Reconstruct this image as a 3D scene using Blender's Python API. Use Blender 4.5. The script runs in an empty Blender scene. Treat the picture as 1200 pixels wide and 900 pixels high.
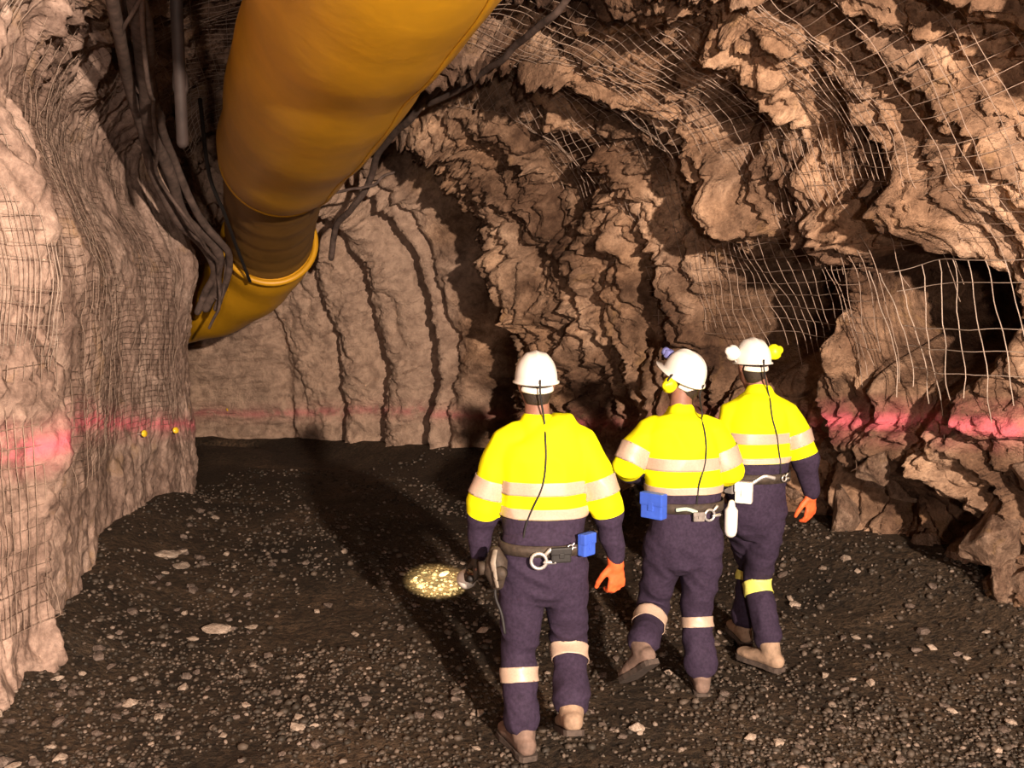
import bpy, bmesh, math, random
import numpy as np
from mathutils import Vector, Matrix
from mathutils.bvhtree import BVHTree

random.seed(7)
rng = np.random.default_rng(7)
SC = bpy.context.scene
COL = SC.collection

# ------------------------------------------------------------------ camera
cam_d = bpy.data.cameras.new('camera')
cam = bpy.data.objects.new('camera', cam_d)
COL.objects.link(cam)
cam.location = (0, 0, 2.24)
cam.rotation_euler = (math.pi / 2 - math.atan(137 / 1200), 0, 0)
cam_d.sensor_width = 36.0
cam_d.lens = 36.0
cam_d.clip_start = 0.05
SC.camera = cam

# ------------------------------------------------------------------ world, lights, exposure
w = bpy.data.worlds.new('mine_darkness')
SC.world = w
w.use_nodes = True
w.node_tree.nodes['Background'].inputs[0].default_value = (0.30, 0.22, 0.18, 1)
w.node_tree.nodes['Background'].inputs[1].default_value = 0.008


def spot(name, loc, target, power, angle, radius, color, blend=0.6):
    d = bpy.data.lights.new(name, 'SPOT')
    d.energy = power
    d.spot_size = math.radians(angle)
    d.spot_blend = blend
    d.shadow_soft_size = radius
    d.color = color
    o = bpy.data.objects.new(name, d)
    COL.objects.link(o)
    o.location = loc
    o.rotation_euler = (Vector(target) - Vector(loc)).to_track_quat('-Z', 'Y').to_euler()
    return o


# unseen lamps behind the camera: main light at right, then an added fill
spot('unseen_lamp', (2.7, -3.8, 3.45), (0.0, 8.5, 2.0), 10000, 95, 0.10, (1.0, 0.80, 0.64))
spot('unseen_lamp', (0.2, -2.8, 2.2), (-1.2, 8.0, 2.2), 950, 100, 0.12, (1.0, 0.80, 0.68))
SC.view_settings.view_transform = 'Standard'
SC.view_settings.look = 'None'
SC.view_settings.exposure = -0.1
SC.view_settings.gamma = 1.0
SC.view_settings.use_curve_mapping = False


# ------------------------------------------------------------------ noise
def _h(ix, iy, seed):
    h = (ix.astype(np.int64) * 374761393 + iy.astype(np.int64) * 668265263 + seed * 974634777) & 0xFFFFFFFF
    h = ((h ^ (h >> 13)) * 1274126177) & 0xFFFFFFFF
    h = ((h ^ (h >> 16)) * 2246822519) & 0xFFFFFFFF
    h = h ^ (h >> 15)
    return (h & 0xFFFFFF) / float(0xFFFFFF)


def vn(x, y, seed=0):
    ix = np.floor(x); iy = np.floor(y)
    fx = x - ix; fy = y - iy
    fx = fx * fx * fx * (fx * (fx * 6 - 15) + 10)
    fy = fy * fy * fy * (fy * (fy * 6 - 15) + 10)
    a = _h(ix, iy, seed); b = _h(ix + 1, iy, seed)
    c = _h(ix, iy + 1, seed); d = _h(ix + 1, iy + 1, seed)
    return ((a * (1 - fx) + b * fx) * (1 - fy) + (c * (1 - fx) + d * fx) * fy) * 2 - 1


def fbm(x, y, octv=4, seed=0, gain=0.5):
    r = 0; a = 1.0
    for i in range(octv):
        r = r + a * vn(x * 2 ** i + 17.3 * i, y * 2 ** i - 9.1 * i, seed + i)
        a *= gain
    return r


def ridged(x, y, octv=4, seed=0, gain=0.5):
    r = 0; a = 1.0
    for i in range(octv):
        r = r + a * (1 - 2 * np.abs(vn(x * 2 ** i + 5.3 * i, y * 2 ** i + 2.1 * i, seed + i)))
        a *= gain
    return r


def blocks(x, y, seed=0, jit=0.9):
    """broken rock faces: every cell is a tilted facet at its own depth"""
    ix = np.floor(x); iy = np.floor(y)
    best = np.full(x.shape, 1e9); val = np.zeros(x.shape)
    sec = np.full(x.shape, 1e9)
    for dx in (-1, 0, 1):
        for dy in (-1, 0, 1):
            cx = ix + dx; cy = iy + dy
            px = cx + 0.5 + (_h(cx, cy, seed) - 0.5) * jit
            py = cy + 0.5 + (_h(cx, cy, seed + 1) - 0.5) * jit
            d = (x - px) ** 2 + (y - py) ** 2
            off = _h(cx, cy, seed + 2) * 2 - 1
            tx = _h(cx, cy, seed + 3) * 2 - 1
            ty = _h(cx, cy, seed + 4) * 2 - 1
            v = off + 0.9 * (tx * (x - px) + ty * (y - py))
            m = d < best
            sec = np.where(m, best, np.minimum(sec, d))
            val = np.where(m, v, val)
            best = np.where(m, d, best)
    edge = np.clip((np.sqrt(sec) - np.sqrt(best)) / 0.12, 0, 1)
    return val - 0.7 * (1 - edge)


def sst(a, b, x):
    t = np.clip((x - a) / (b - a), 0, 1)
    return t * t * (3 - 2 * t)


# ------------------------------------------------------------------ materials
def new_mat(name):
    m = bpy.data.materials.new(name)
    m.use_nodes = True
    nt = m.node_tree
    b = nt.nodes['Principled BSDF']
    return m, nt, b


def N(nt, typ, **kw):
    n = nt.nodes.new(typ)
    for k, v in kw.items():
        setattr(n, k, v)
    return n


def noise_node(nt, vec, scale, detail=5, rough=0.6, dist=0.0):
    n = N(nt, 'ShaderNodeTexNoise')
    n.inputs['Scale'].default_value = scale
    n.inputs['Detail'].default_value = detail
    n.inputs['Roughness'].default_value = rough
    n.inputs['Distortion'].default_value = dist
    if vec is not None:
        nt.links.new(vec, n.inputs['Vector'])
    return n.outputs['Fac']


def ramp(nt, fac, stops):
    r = N(nt, 'ShaderNodeValToRGB')
    el = r.color_ramp.elements
    while len(el) < len(stops):
        el.new(0.5)
    for e, (p, c) in zip(el, stops):
        e.position = p
        e.color = (*c, 1) if len(c) == 3 else c
    nt.links.new(fac, r.inputs[0])
    return r.outputs[0]


def mixc(nt, fac, a, b, mode='MIX'):
    m = N(nt, 'ShaderNodeMix', data_type='RGBA', blend_type=mode)
    if isinstance(fac, (int, float)):
        m.inputs[0].default_value = fac
    else:
        nt.links.new(fac, m.inputs[0])
    for i, v in ((6, a), (7, b)):
        if isinstance(v, tuple):
            m.inputs[i].default_value = (*v, 1)
        else:
            nt.links.new(v, m.inputs[i])
    return m.outputs[2]


def math_n(nt, op, a, b=None, clamp=False):
    m = N(nt, 'ShaderNodeMath', operation=op, use_clamp=clamp)
    for i, v in ((0, a), (1, b)):
        if v is None:
            continue
        if isinstance(v, (int, float)):
            m.inputs[i].default_value = v
        else:
            nt.links.new(v, m.inputs[i])
    return m.outputs[0]


def bump(nt, b, fac, strength, dist):
    n = N(nt, 'ShaderNodeBump')
    n.inputs['Strength'].default_value = strength
    n.inputs['Distance'].default_value = dist
    nt.links.new(fac, n.inputs['Height'])
    nt.links.new(n.outputs[0], b.inputs['Normal'])


def rock_mat(name, dark, mid, pale, paint=True, ochre=(0.40, 0.24, 0.10), bstr=0.9, streak=False):
    m, nt, b = new_mat(name)
    co = N(nt, 'ShaderNodeTexCoord').outputs['Object']
    n1 = noise_node(nt, co, 1.1, 6, 0.62, 0.6)
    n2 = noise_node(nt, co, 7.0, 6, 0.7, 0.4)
    n3 = noise_node(nt, co, 38.0, 4, 0.7)
    base = ramp(nt, n1, [(0.33, dark), (0.5, mid), (0.68, pale)])
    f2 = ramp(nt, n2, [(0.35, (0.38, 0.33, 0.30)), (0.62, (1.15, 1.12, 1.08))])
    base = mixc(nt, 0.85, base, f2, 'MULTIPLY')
    f3 = ramp(nt, n3, [(0.36, (0.62, 0.6, 0.6)), (0.62, (1.1, 1.1, 1.1))])
    base = mixc(nt, 0.6, base, f3, 'MULTIPLY')
    oc = noise_node(nt, co, 1.9, 5, 0.6, 1.0)
    ocf = ramp(nt, oc, [(0.60, (0, 0, 0)), (0.74, (0.6, 0.6, 0.6))])
    base = mixc(nt, ocf, base, ochre)
    if streak:
        tn = N(nt, 'ShaderNodeAttribute', attribute_name='tone').outputs['Fac']
        tf_ = ramp(nt, tn, [(0.25, (0.42, 0.36, 0.33)), (0.55, (1.0, 0.98, 0.96)), (0.8, (1.35, 1.3, 1.22))])
        base = mixc(nt, 0.9, base, tf_, 'MULTIPLY')
        ds = N(nt, 'ShaderNodeAttribute', attribute_name='dust').outputs['Fac']
        dc = mixc(nt, 0.7, (0.62, 0.44, 0.335), f2, 'MULTIPLY')
        base = mixc(nt, math_n(nt, 'MULTIPLY', ds, 0.85), base, dc)
    if paint:
        at = N(nt, 'ShaderNodeAttribute', attribute_name='grade').outputs['Fac']
        wob = math_n(nt, 'MULTIPLY', math_n(nt, 'SUBTRACT', noise_node(nt, co, 2.2, 3, 0.6), 0.5), 0.09)
        d = math_n(nt, 'ABSOLUTE', math_n(nt, 'ADD', at, wob))
        core = math_n(nt, 'SUBTRACT', 1.0, math_n(nt, 'DIVIDE', d, 0.075), clamp=True)
        core = math_n(nt, 'POWER', core, 0.6)
        spray = math_n(nt, 'MULTIPLY', math_n(nt, 'SUBTRACT', 1.0, math_n(nt, 'DIVIDE', d, 0.19), clamp=True), 0.38)
        msk = math_n(nt, 'MAXIMUM', core, spray)
        brk = ramp(nt, noise_node(nt, co, 5.5, 5, 0.7), [(0.34, (0.08, 0.08, 0.08)), (0.52, (0.95, 0.95, 0.95))])
        msk = math_n(nt, 'MULTIPLY', msk, brk, clamp=True)
        msk = math_n(nt, 'MULTIPLY', msk, N(nt, 'ShaderNodeAttribute', attribute_name='fresh').outputs['Fac'], clamp=True)
        base = mixc(nt, msk, base, (0.80, 0.16, 0.21))
    nt.links.new(base, b.inputs['Base Color'])
    b.inputs['Roughness'].default_value = 0.82
    b.inputs['Specular IOR Level'].default_value = 0.25
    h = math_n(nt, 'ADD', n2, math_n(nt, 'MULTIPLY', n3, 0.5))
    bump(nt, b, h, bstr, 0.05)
    return m


M = {}
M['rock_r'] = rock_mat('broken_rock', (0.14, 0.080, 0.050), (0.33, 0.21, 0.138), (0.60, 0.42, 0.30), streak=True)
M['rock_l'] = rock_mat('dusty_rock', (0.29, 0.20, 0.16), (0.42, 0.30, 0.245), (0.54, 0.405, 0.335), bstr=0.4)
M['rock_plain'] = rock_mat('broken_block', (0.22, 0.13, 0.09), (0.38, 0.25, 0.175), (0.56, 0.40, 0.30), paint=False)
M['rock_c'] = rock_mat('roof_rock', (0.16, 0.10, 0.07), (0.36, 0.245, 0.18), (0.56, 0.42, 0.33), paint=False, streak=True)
M['stone'] = rock_mat('loose_stone', (0.10, 0.075, 0.06), (0.17, 0.13, 0.11), (0.28, 0.23, 0.20), paint=False, ochre=(0.16, 0.11, 0.07), bstr=0.4)
M['stone_pale'] = rock_mat('pale_stone', (0.32, 0.25, 0.20), (0.46, 0.37, 0.30), (0.60, 0.5, 0.42), paint=False, ochre=(0.4, 0.3, 0.2), bstr=0.4)


def floor_mat():
    m, nt, b = new_mat('muddy_gravel')
    co = N(nt, 'ShaderNodeTexCoord').outputs['Object']
    n1 = noise_node(nt, co, 0.9, 5, 0.6, 0.5)
    n2 = noise_node(nt, co, 26, 4, 0.7)
    base = ramp(nt, n1, [(0.35, (0.020, 0.014, 0.009)), (0.55, (0.048, 0.033, 0.021)), (0.72, (0.095, 0.063, 0.040))])
    f = ramp(nt, n2, [(0.38, (0.35, 0.35, 0.35)), (0.66, (1.9, 1.8, 1.7))])
    base = mixc(nt, 0.9, base, f, 'MULTIPLY')
    nt.links.new(base, b.inputs['Base Color'])
    b.inputs['Roughness'].default_value = 0.72
    b.inputs['Specular IOR Level'].default_value = 0.3
    bump(nt, b, n2, 0.8, 0.04)
    return m


M['floor'] = floor_mat()


def plain(name, col, rough=0.6, metal=0.0, nscale=20, var=0.25, bstr=0.0, bdist=0.01, spec=0.4, coord='Object'):
    m, nt, b = new_mat(name)
    co = N(nt, 'ShaderNodeTexCoord').outputs[coord]
    n = noise_node(nt, co, nscale, 4, 0.6)
    lo = tuple(c * (1 - var) for c in col)
    hi = tuple(min(1, c * (1 + var)) for c in col)
    c = ramp(nt, n, [(0.3, lo), (0.7, hi)])
    nt.links.new(c, b.inputs['Base Color'])
    b.inputs['Roughness'].default_value = rough
    b.inputs['Metallic'].default_value = metal
    b.inputs['Specular IOR Level'].default_value = spec
    if bstr:
        bump(nt, b, n, bstr, bdist)
    return m


def emis(name, col, strength):
    m, nt, b = new_mat(name)
    n = noise_node(nt, N(nt, 'ShaderNodeTexCoord').outputs['Object'], 30, 2)
    c = ramp(nt, n, [(0.2, tuple(x * 0.85 for x in col)), (0.8, col)])
    nt.links.new(c, b.inputs['Emission Color'])
    b.inputs['Emission Strength'].default_value = strength
    b.inputs['Base Color'].default_value = (*col, 1)
    return m


M['yellow'] = plain('hi_vis_yellow', (0.90, 0.86, 0.005), 0.75, nscale=9, var=0.05, bstr=0.15, bdist=0.02, spec=0.15)
M['navy'] = plain('navy_drill', (0.034, 0.022, 0.043), 0.85, nscale=60, var=0.30, bstr=0.25, bdist=0.004, spec=0.2)
M['tape'] = plain('silver_tape', (0.50, 0.36, 0.27), 0.45, nscale=120, var=0.10, spec=0.6)
M['tape_y'] = plain('yellow_tape', (0.85, 0.80, 0.18), 0.5, nscale=120, var=0.10, spec=0.6)
M['skin'] = plain('skin', (0.24, 0.11, 0.075), 0.55, nscale=30, var=0.15)
M['hair'] = plain('dark_hair', (0.03, 0.018, 0.012), 0.7, nscale=150, var=0.4, bstr=0.4)
M['helmet'] = plain('white_shell', (0.82, 0.78, 0.72), 0.35, nscale=8, var=0.06, spec=0.5)
M['muff'] = plain('yellow_plastic', (0.88, 0.80, 0.01), 0.4, nscale=8, var=0.06)
M['black'] = plain('black_rubber', (0.016, 0.014, 0.014), 0.6, nscale=40, var=0.3)
M['leather'] = plain('dark_leather', (0.05, 0.035, 0.025), 0.7, nscale=35, var=0.4, bstr=0.4)
M['tan'] = plain('dusty_boot_leather', (0.30, 0.20, 0.135), 0.8, nscale=22, var=0.35, bstr=0.3)
M['tan_dark'] = plain('dark_boot_leather', (0.17, 0.11, 0.085), 0.8, nscale=22, var=0.35, bstr=0.3)
M['sole'] = plain('boot_sole', (0.07, 0.05, 0.04), 0.85, nscale=40, var=0.4)
M['orange'] = plain('orange_glove', (0.80, 0.13, 0.035), 0.6, nscale=25, var=0.25, bstr=0.2)
M['blue'] = plain('blue_plastic', (0.05, 0.12, 0.60), 0.4, nscale=12, var=0.15)
M['bluegrey'] = plain('blue_grey_lamp', (0.16, 0.17, 0.42), 0.4, nscale=12, var=0.2)
M['steel'] = plain('bright_steel', (0.80, 0.77, 0.74), 0.32, 0.75, nscale=30, var=0.12)
M['white'] = plain('white_plastic', (0.80, 0.74, 0.68), 0.45, nscale=14, var=0.08)
M['grey'] = plain('grey_canvas', (0.22, 0.19, 0.17), 0.8, nscale=40, var=0.3)
M['greymask'] = plain('dusty_grey_rubber', (0.30, 0.25, 0.20), 0.6, nscale=18, var=0.4)
M['strap'] = plain('pale_webbing', (0.45, 0.55, 0.45), 0.7, nscale=60, var=0.15)
M['duct'] = plain('yellow_duct_fabric', (0.60, 0.30, 0.012), 0.42, nscale=2.6, var=0.13, bstr=0.12, bdist=0.05, spec=0.45)
M['duct_shade'] = plain('shaded_duct_fabric', (0.20, 0.10, 0.02), 0.55, nscale=3, var=0.2, bstr=0.12, bdist=0.05)  # duct yellow darkened, paints in the shadow of the near section
M['cable'] = plain('dusty_cable', (0.11, 0.075, 0.062), 0.75, nscale=12, var=0.5)
M['pipe'] = plain('dull_pipe', (0.04, 0.028, 0.025), 0.65, nscale=9, var=0.3)
M['wire'] = plain('galvanised_wire', (0.46, 0.36, 0.29), 0.5, 0.35, nscale=3, var=0.35)
M['wire_dark'] = plain('rusty_wire', (0.36, 0.26, 0.20), 0.6, 0.2, nscale=3, var=0.4)
M['plate'] = plain('rock_bolt_steel', (0.24, 0.17, 0.13), 0.6, 0.3, nscale=14, var=0.4)
M['marker'] = plain('amber_reflector', (0.95, 0.60, 0.03), 0.25, nscale=20, var=0.1)
M['lens'] = emis('torch_lens', (1.0, 0.86, 0.45), 6.0)


# ------------------------------------------------------------------ mesh helpers
def mesh_obj(name, verts, faces, mat, parent=None, smooth=True, origin=None):
    me = bpy.data.meshes.new(name)
    v = np.asarray(verts, dtype=float)
    if origin is not None:
        v = v - np.asarray(origin, dtype=float)
    me.from_pydata(v.tolist(), [], faces)
    me.materials.append(mat)
    if smooth:
        me.polygons.foreach_set('use_smooth', [True] * len(me.polygons))
    me.update()
    o = bpy.data.objects.new(name, me)
    COL.objects.link(o)
    if parent is not None:
        o.parent = parent
    return o


def tag(o, label=None, cat=None, group=None, kind=None):
    if label: o['label'] = label
    if cat: o['category'] = cat
    if group: o['group'] = group
    if kind: o['kind'] = kind
    return o


def empty(name, loc):
    o = bpy.data.objects.new(name, None)
    o.location = loc
    o.empty_display_size = 0.1
    COL.objects.link(o)
    return o


def grid_obj(name, P, mat, attrs=None, smooth=True):
    nt_, nu_ = P.shape[:2]
    me = bpy.data.meshes.new(name)
    nv = nt_ * nu_; nf = (nt_ - 1) * (nu_ - 1)
    me.vertices.add(nv)
    me.vertices.foreach_set('co', P.reshape(-1))
    idx = np.arange(nv).reshape(nt_, nu_)
    q = np.stack([idx[:-1, :-1], idx[1:, :-1], idx[1:, 1:], idx[:-1, 1:]], -1).reshape(-1)
    me.loops.add(nf * 4)
    me.loops.foreach_set('vertex_index', q.astype(np.int32))
    me.polygons.add(nf)
    me.polygons.foreach_set('loop_start', np.arange(0, nf * 4, 4, dtype=np.int32))
    me.polygons.foreach_set('use_smooth', np.full(nf, smooth))
    me.update(calc_edges=True)
    for k, a in (attrs or {}).items():
        at = me.attributes.new(k, 'FLOAT', 'POINT')
        at.data.foreach_set('value', a.reshape(-1).astype(np.float32))
    me.materials.append(mat)
    me.validate()
    o = bpy.data.objects.new(name, me)
    COL.objects.link(o)
    return o


def frame_of(t, side):
    t = np.asarray(t, float); t = t / np.linalg.norm(t)
    s = np.asarray(side, float)
    s = s - t * np.dot(s, t)
    n = np.linalg.norm(s)
    if n < 1e-4:
        s = np.array([0, 0, 1.0]) if abs(t[2]) < 0.9 else np.array([1.0, 0, 0])
        s = s - t * np.dot(s, t); n = np.linalg.norm(s)
    s = s / n
    return t, s, np.cross(t, s)


def loft(pts, rad, side=(1, 0, 0), n=20, caps=True, power=2.0):
    """closed tube through pts; rad = (a, b) half widths along side / across"""
    pts = [np.asarray(p, float) for p in pts]
    rad = [(r, r) if np.isscalar(r) else r for r in rad]
    rings = []
    k = len(pts)
    tang = []
    for i in range(k):
        a = pts[max(0, i - 1)]; b = pts[min(k - 1, i + 1)]
        tang.append(b - a)
    seq = []
    for i in range(k):
        seq.append((pts[i], tang[i], rad[i]))
    if caps:
        def capd(i, sgn):
            p, t, r = seq[i]
            t = t / np.linalg.norm(t) * sgn
            m = min(r)
            return [(p + t * m * 0.55, seq[i][1], (r[0] * 0.82, r[1] * 0.82)),
                    (p + t * m * 0.9, seq[i][1], (r[0] * 0.42, r[1] * 0.42))]
        st = capd(0, -1)[::-1]; en = capd(k - 1, 1)
        seq = st + seq + en
    V = []; F = []
    ang = np.linspace(0, 2 * math.pi, n, endpoint=False)
    ca = np.sign(np.cos(ang)) * np.abs(np.cos(ang)) ** (2 / power)
    sa = np.sign(np.sin(ang)) * np.abs(np.sin(ang)) ** (2 / power)
    for (p, t, r) in seq:
        _, s, b = frame_of(t, side)
        for c, q in zip(ca, sa):
            V.append(p + s * r[0] * c + b * r[1] * q)
    m = len(seq)
    for i in range(m - 1):
        for j in range(n):
            j2 = (j + 1) % n
            F.append((i * n + j, i * n + j2, (i + 1) * n + j2, (i + 1) * n + j))
    F.append(tuple(range(n))[::-1])
    F.append(tuple((m - 1) * n + j for j in range(n)))
    return V, F


class MB:
    def __init__(self):
        self.V = []; self.F = []

    def add(self, vf):
        o = len(self.V)
        self.V += [np.asarray(v, float) for v in vf[0]]
        self.F += [tuple(i + o for i in f) for f in vf[1]]
        return self

    def box(self, c, x, y, z, hx, hy, hz, bev=0.0):
        """box with axes x,y,z (unit vectors) and half sizes; bevelled corners"""
        c = np.asarray(c, float)
        bm = bmesh.new()
        bmesh.ops.create_cube(bm, size=2.0)
        for v in bm.verts:
            v.co = Vector((v.co.x * hx, v.co.y * hy, v.co.z * hz))
        if bev > 0:
            bmesh.ops.bevel(bm, geom=bm.edges[:], offset=bev, segments=2, profile=0.6, affect='EDGES')
        x, y, z = (np.asarray(q, float) for q in (x, y, z))
        vs = [c + x * v.co.x + y * v.co.y + z * v.co.z for v in bm.verts]
        bm.verts.index_update()
        fs = [tuple(v.index for v in f.verts) for f in bm.faces]
        bm.free()
        return self.add((vs, fs))

    def obj(self, name, mat, parent=None, smooth=True, origin=None):
        return mesh_obj(name, self.V, self.F, mat, parent, smooth, origin)


def smooth_path(pts, n):
    """Catmull-Rom through pts"""
    p = np.asarray(pts, float)
    p = np.vstack([2 * p[0] - p[1], p, 2 * p[-1] - p[-2]])
    out = []
    segs = len(p) - 3
    for q in np.linspace(0, segs - 1e-6, n):
        i = int(q); t = q - i
        a, b, c, d = p[i], p[i + 1], p[i + 2], p[i + 3]
        out.append(0.5 * ((2 * b) + (-a + c) * t + (2 * a - 5 * b + 4 * c - d) * t * t + (-a + 3 * b - 3 * c + d) * t ** 3))
    return np.array(out)


# ------------------------------------------------------------------ the drive: shape of the tunnel
TT = np.arange(11.0)
LX = np.array([-3.2, -3.2, -3.0, -2.66, -3.05, -3.2, -3.3, -3.7, -4.6, -6.5, -10])
LY = np.array([-6.0, 0.0, 4.3, 5.6, 7.6, 9.3, 10.2, 10.8, 11.2, 11.3, 11.3])
RX = np.array([4.9, 4.8, 4.2, 3.15, 2.15, 1.0, 0.0, -1.6, -3.2, -5.5, -9.5])
RY = np.array([-6.0, 0.0, 4.2, 6.1, 7.8, 9.6, 11.4, 13.4, 14.4, 14.9, 15.1])
CZ = np.array([4.5, 4.45, 4.35, 4.25, 4.15, 4.0, 3.55, 3.05, 2.75, 2.5, 2.4])


def spl(vals, t):
    p = np.concatenate([[2 * vals[0] - vals[1]], vals, [2 * vals[-1] - vals[-2]]])
    t = np.clip(t, 0, len(vals) - 1 - 1e-6)
    i = np.floor(t).astype(int); f = t - i
    a, b, c, d = p[i], p[i + 1], p[i + 2], p[i + 3]
    return 0.5 * ((2 * b) + (-a + c) * f + (2 * a - 5 * b + 4 * c - d) * f ** 2 + (-a + 3 * b - 3 * c + d) * f ** 3)


def floor_base(y):
    return np.interp(y, [8.0, 9.5, 11.4, 13.4, 14.6, 16], [0, -0.03, -0.15, -0.36, -0.56, -0.6])


def grade_z(y):
    return np.interp(y, [-6, 5.4, 6.2, 7.7, 10.3, 13.4, 14.6], [1.40, 1.33, 1.31, 1.06, 0.64, 0.38, 0.14])


# arc-length table of the arch (left side boxier than the right)
_th = np.linspace(math.pi, 0, 4001)
_cx = np.where(_th > math.pi / 2, -np.abs(np.cos(_th)) ** (2 / 3.6), np.abs(np.cos(_th)) ** (2 / 2.35))
_cz = np.where(_th > math.pi / 2, np.abs(np.sin(_th)) ** (2 / 3.6), np.abs(np.sin(_th)) ** (2 / 2.35))
_al = np.concatenate([[0], np.cumsum(np.hypot(np.diff(_cx) * 2.8, np.diff(_cz) * 4.4))])
ARC = _al[-1]
_au = _al / ARC


def base_surface(t, u):
    cx = np.interp(u, _au, _cx); cz = np.interp(u, _au, _cz)
    lx, ly, rx, ry, cr = (spl(a, t) for a in (LX, LY, RX, RY, CZ))
    k = (cx + 1) / 2
    X = lx + (rx - lx) * k; Y = ly + (ry - ly) * k
    zf = floor_base(Y) - 0.35
    Z = zf + (cr - zf) * cz
    # overbreak at the shoulder of the left corner, where the services hang
    g = sst(2.1, 3.4, Z) * sst(1.5, 2.2, t) * (1 - sst(0.38, 0.5, u)) * (1 - sst(7.0, 8.5, t))
    X = X - 0.55 * g
    Y = Y - 0.55 * g * sst(4.6, 5.8, t)
    return np.stack([X, Y, Z], -1)


# dents (negative) and bulges (positive) of the rock that the light picks out: centre, radii, depth
FEAT = []


def named(Pb):
    d = np.zeros(Pb.shape[:2])
    for (c, r, a) in FEAT:
        q = ((Pb - np.array(c)) / np.array(r))
        d += a * np.exp(-np.sum(q * q, -1) ** (3.0 if a < -1 else 1.5))
    return d


def disp_low(t, u, Pb):
    s = spl(np.concatenate([[0], np.cumsum(np.hypot(np.diff(RX), np.diff(RY)))]), t) * sst(0.3, 0.7, u) + \
        spl(np.concatenate([[0], np.cumsum(np.hypot(np.diff(LX), np.diff(LY)))]), t) * (1 - sst(0.3, 0.7, u))
    wv = u * ARC
    right = sst(0.42, 0.60, u)
    near = 1 - sst(5.2, 6.0, t)
    a = fbm(s * 0.55 + 3.1, wv * 0.33 + 7, 3, 11)
    b = ridged(s * 0.8 + 0.35 * wv + 2, wv * 0.35, 2, 31)
    d = (0.10 + 0.06 * right * near) * a + right * near * 0.13 * b
    return d, s, wv, right, near


def ring_disp(t, u, wv):
    tw = t + 0.06 * fbm(wv * 0.8, t * 0.3, 3, 71)
    wgt = sst(0.18, 0.34, u)
    d = 0
    for (c, sg, dep) in ((6.60, 0.075, 0.60), (7.02, 0.07, 0.55), (7.45, 0.06, 0.36), (7.95, 0.05, 0.15), (6.42, 0.03, 0.2)):
        d = d - dep * np.exp(-((tw - c) / sg) ** 2) * (0.75 + 0.5 * vn(wv * 1.4, t * 0 + c * 9, 5))
    # deep shadowed recess just past the near buttress
    d = d - 0.75 * sst(5.62, 5.80, tw) * (1 - sst(6.05, 6.34, tw))
    d = d + 0.28 * np.exp(-((tw - 5.42) / 0.22) ** 2)
    d = d + 0.16 * np.exp(-((tw - 6.8) / 0.13) ** 2) + 0.16 * np.exp(-((tw - 7.24) / 0.13) ** 2) + 0.1 * np.exp(-((tw - 6.48) / 0.07) ** 2)
    return d * wgt


def rock_surface(t, u, detail=True, feats=True):
    Pb = base_surface(t, u)
    e = 0.01
    dt = base_surface(np.minimum(t + e, 10), u) - base_surface(np.maximum(t - e, 0), u)
    du = base_surface(t, np.minimum(u + 0.002, 1)) - base_surface(t, np.maximum(u - 0.002, 0))
    Nn = np.cross(dt, du)
    Nn /= np.linalg.norm(Nn, axis=-1, keepdims=True) + 1e-9
    ctr = np.array([0.3, 4.0, 2.0])
    # inward = towards section middle
    mid = (base_surface(t, np.zeros_like(u)) + base_surface(t, np.ones_like(u))) / 2
    mid[..., 2] = 2.0
    sg = np.sign(np.sum(Nn * (mid - Pb), -1, keepdims=True))
    Nn = Nn * sg
    d, s, wv, right, near = disp_low(t, u, Pb)
    if feats:
        d = d + named(Pb)
    d = d + ring_disp(t, u, wv)
    # near left block stands proud, with a crease behind it
    left = 1 - sst(0.25, 0.36, u)
    tc = 2.86 + 0.10 * vn(wv * 1.1, wv * 0, 91) + 0.05 * vn(wv * 3.1, wv * 0, 92)
    d = d + left * 0.22 * (1 - sst(tc - 0.05, tc + 0.05, t))
    d = d - left * 0.20 * np.exp(-((t - tc - 0.05) / 0.06) ** 2)
    if detail:
        fr = right * (1 - 0.78 * sst(5.6, 6.3, t))
        # roof is rough too, left wall is smoother
        roof = sst(0.28, 0.36, u) * (1 - right)
        rough = np.clip(fr + 0.7 * roof + 0.10 + 0.2 * left * (1 - sst(2.8, 3.0, t)), 0, 1)
        ws = s + 0.15 * fbm(s * 1.3, wv * 1.3, 2, 55)
        ww = wv + 0.35 * fbm(s * 1.1 + 40, wv * 1.1, 2, 57)
        sh = ws + 0.28 * ww
        d = d + rough * 0.12 * fbm(sh * 1.5, ww * 0.9, 3, 181)
        d = d + rough * 0.085 * blocks(sh * 2.0, ww * 1.2, 101)
        d = d + rough * 0.070 * blocks(sh * 4.2 + 3, ww * 3.0 + 8, 131)
        d = d + rough * 0.026 * blocks(sh * 9.5 + 3, ww * 7.5 + 8, 161)
        d = d + rough * 0.075 * ridged(sh * 2.2, ww * 0.8, 5, 201, 0.6)
        d = d + (0.018 + 0.02 * rough) * fbm(s * 3.1, wv * 1.9, 4, 231)
        d = d + left * (0.025 + 0.05 * (1 - sst(2.8, 3.0, t))) * ridged(s * 1.6, wv * 0.6, 3, 251)
        d = d + rough * 0.060 * ridged(sh * 5.2, ww * 2.0, 4, 291, 0.62)
        d = d + (0.008 + 0.014 * rough) * fbm(s * 13, wv * 13, 3, 271, 0.6) + rough * 0.020 * ridged(sh * 13 + 2, ww * 6, 3, 321, 0.6)
    return Pb + Nn * d[..., None], Nn, s, wv


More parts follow.
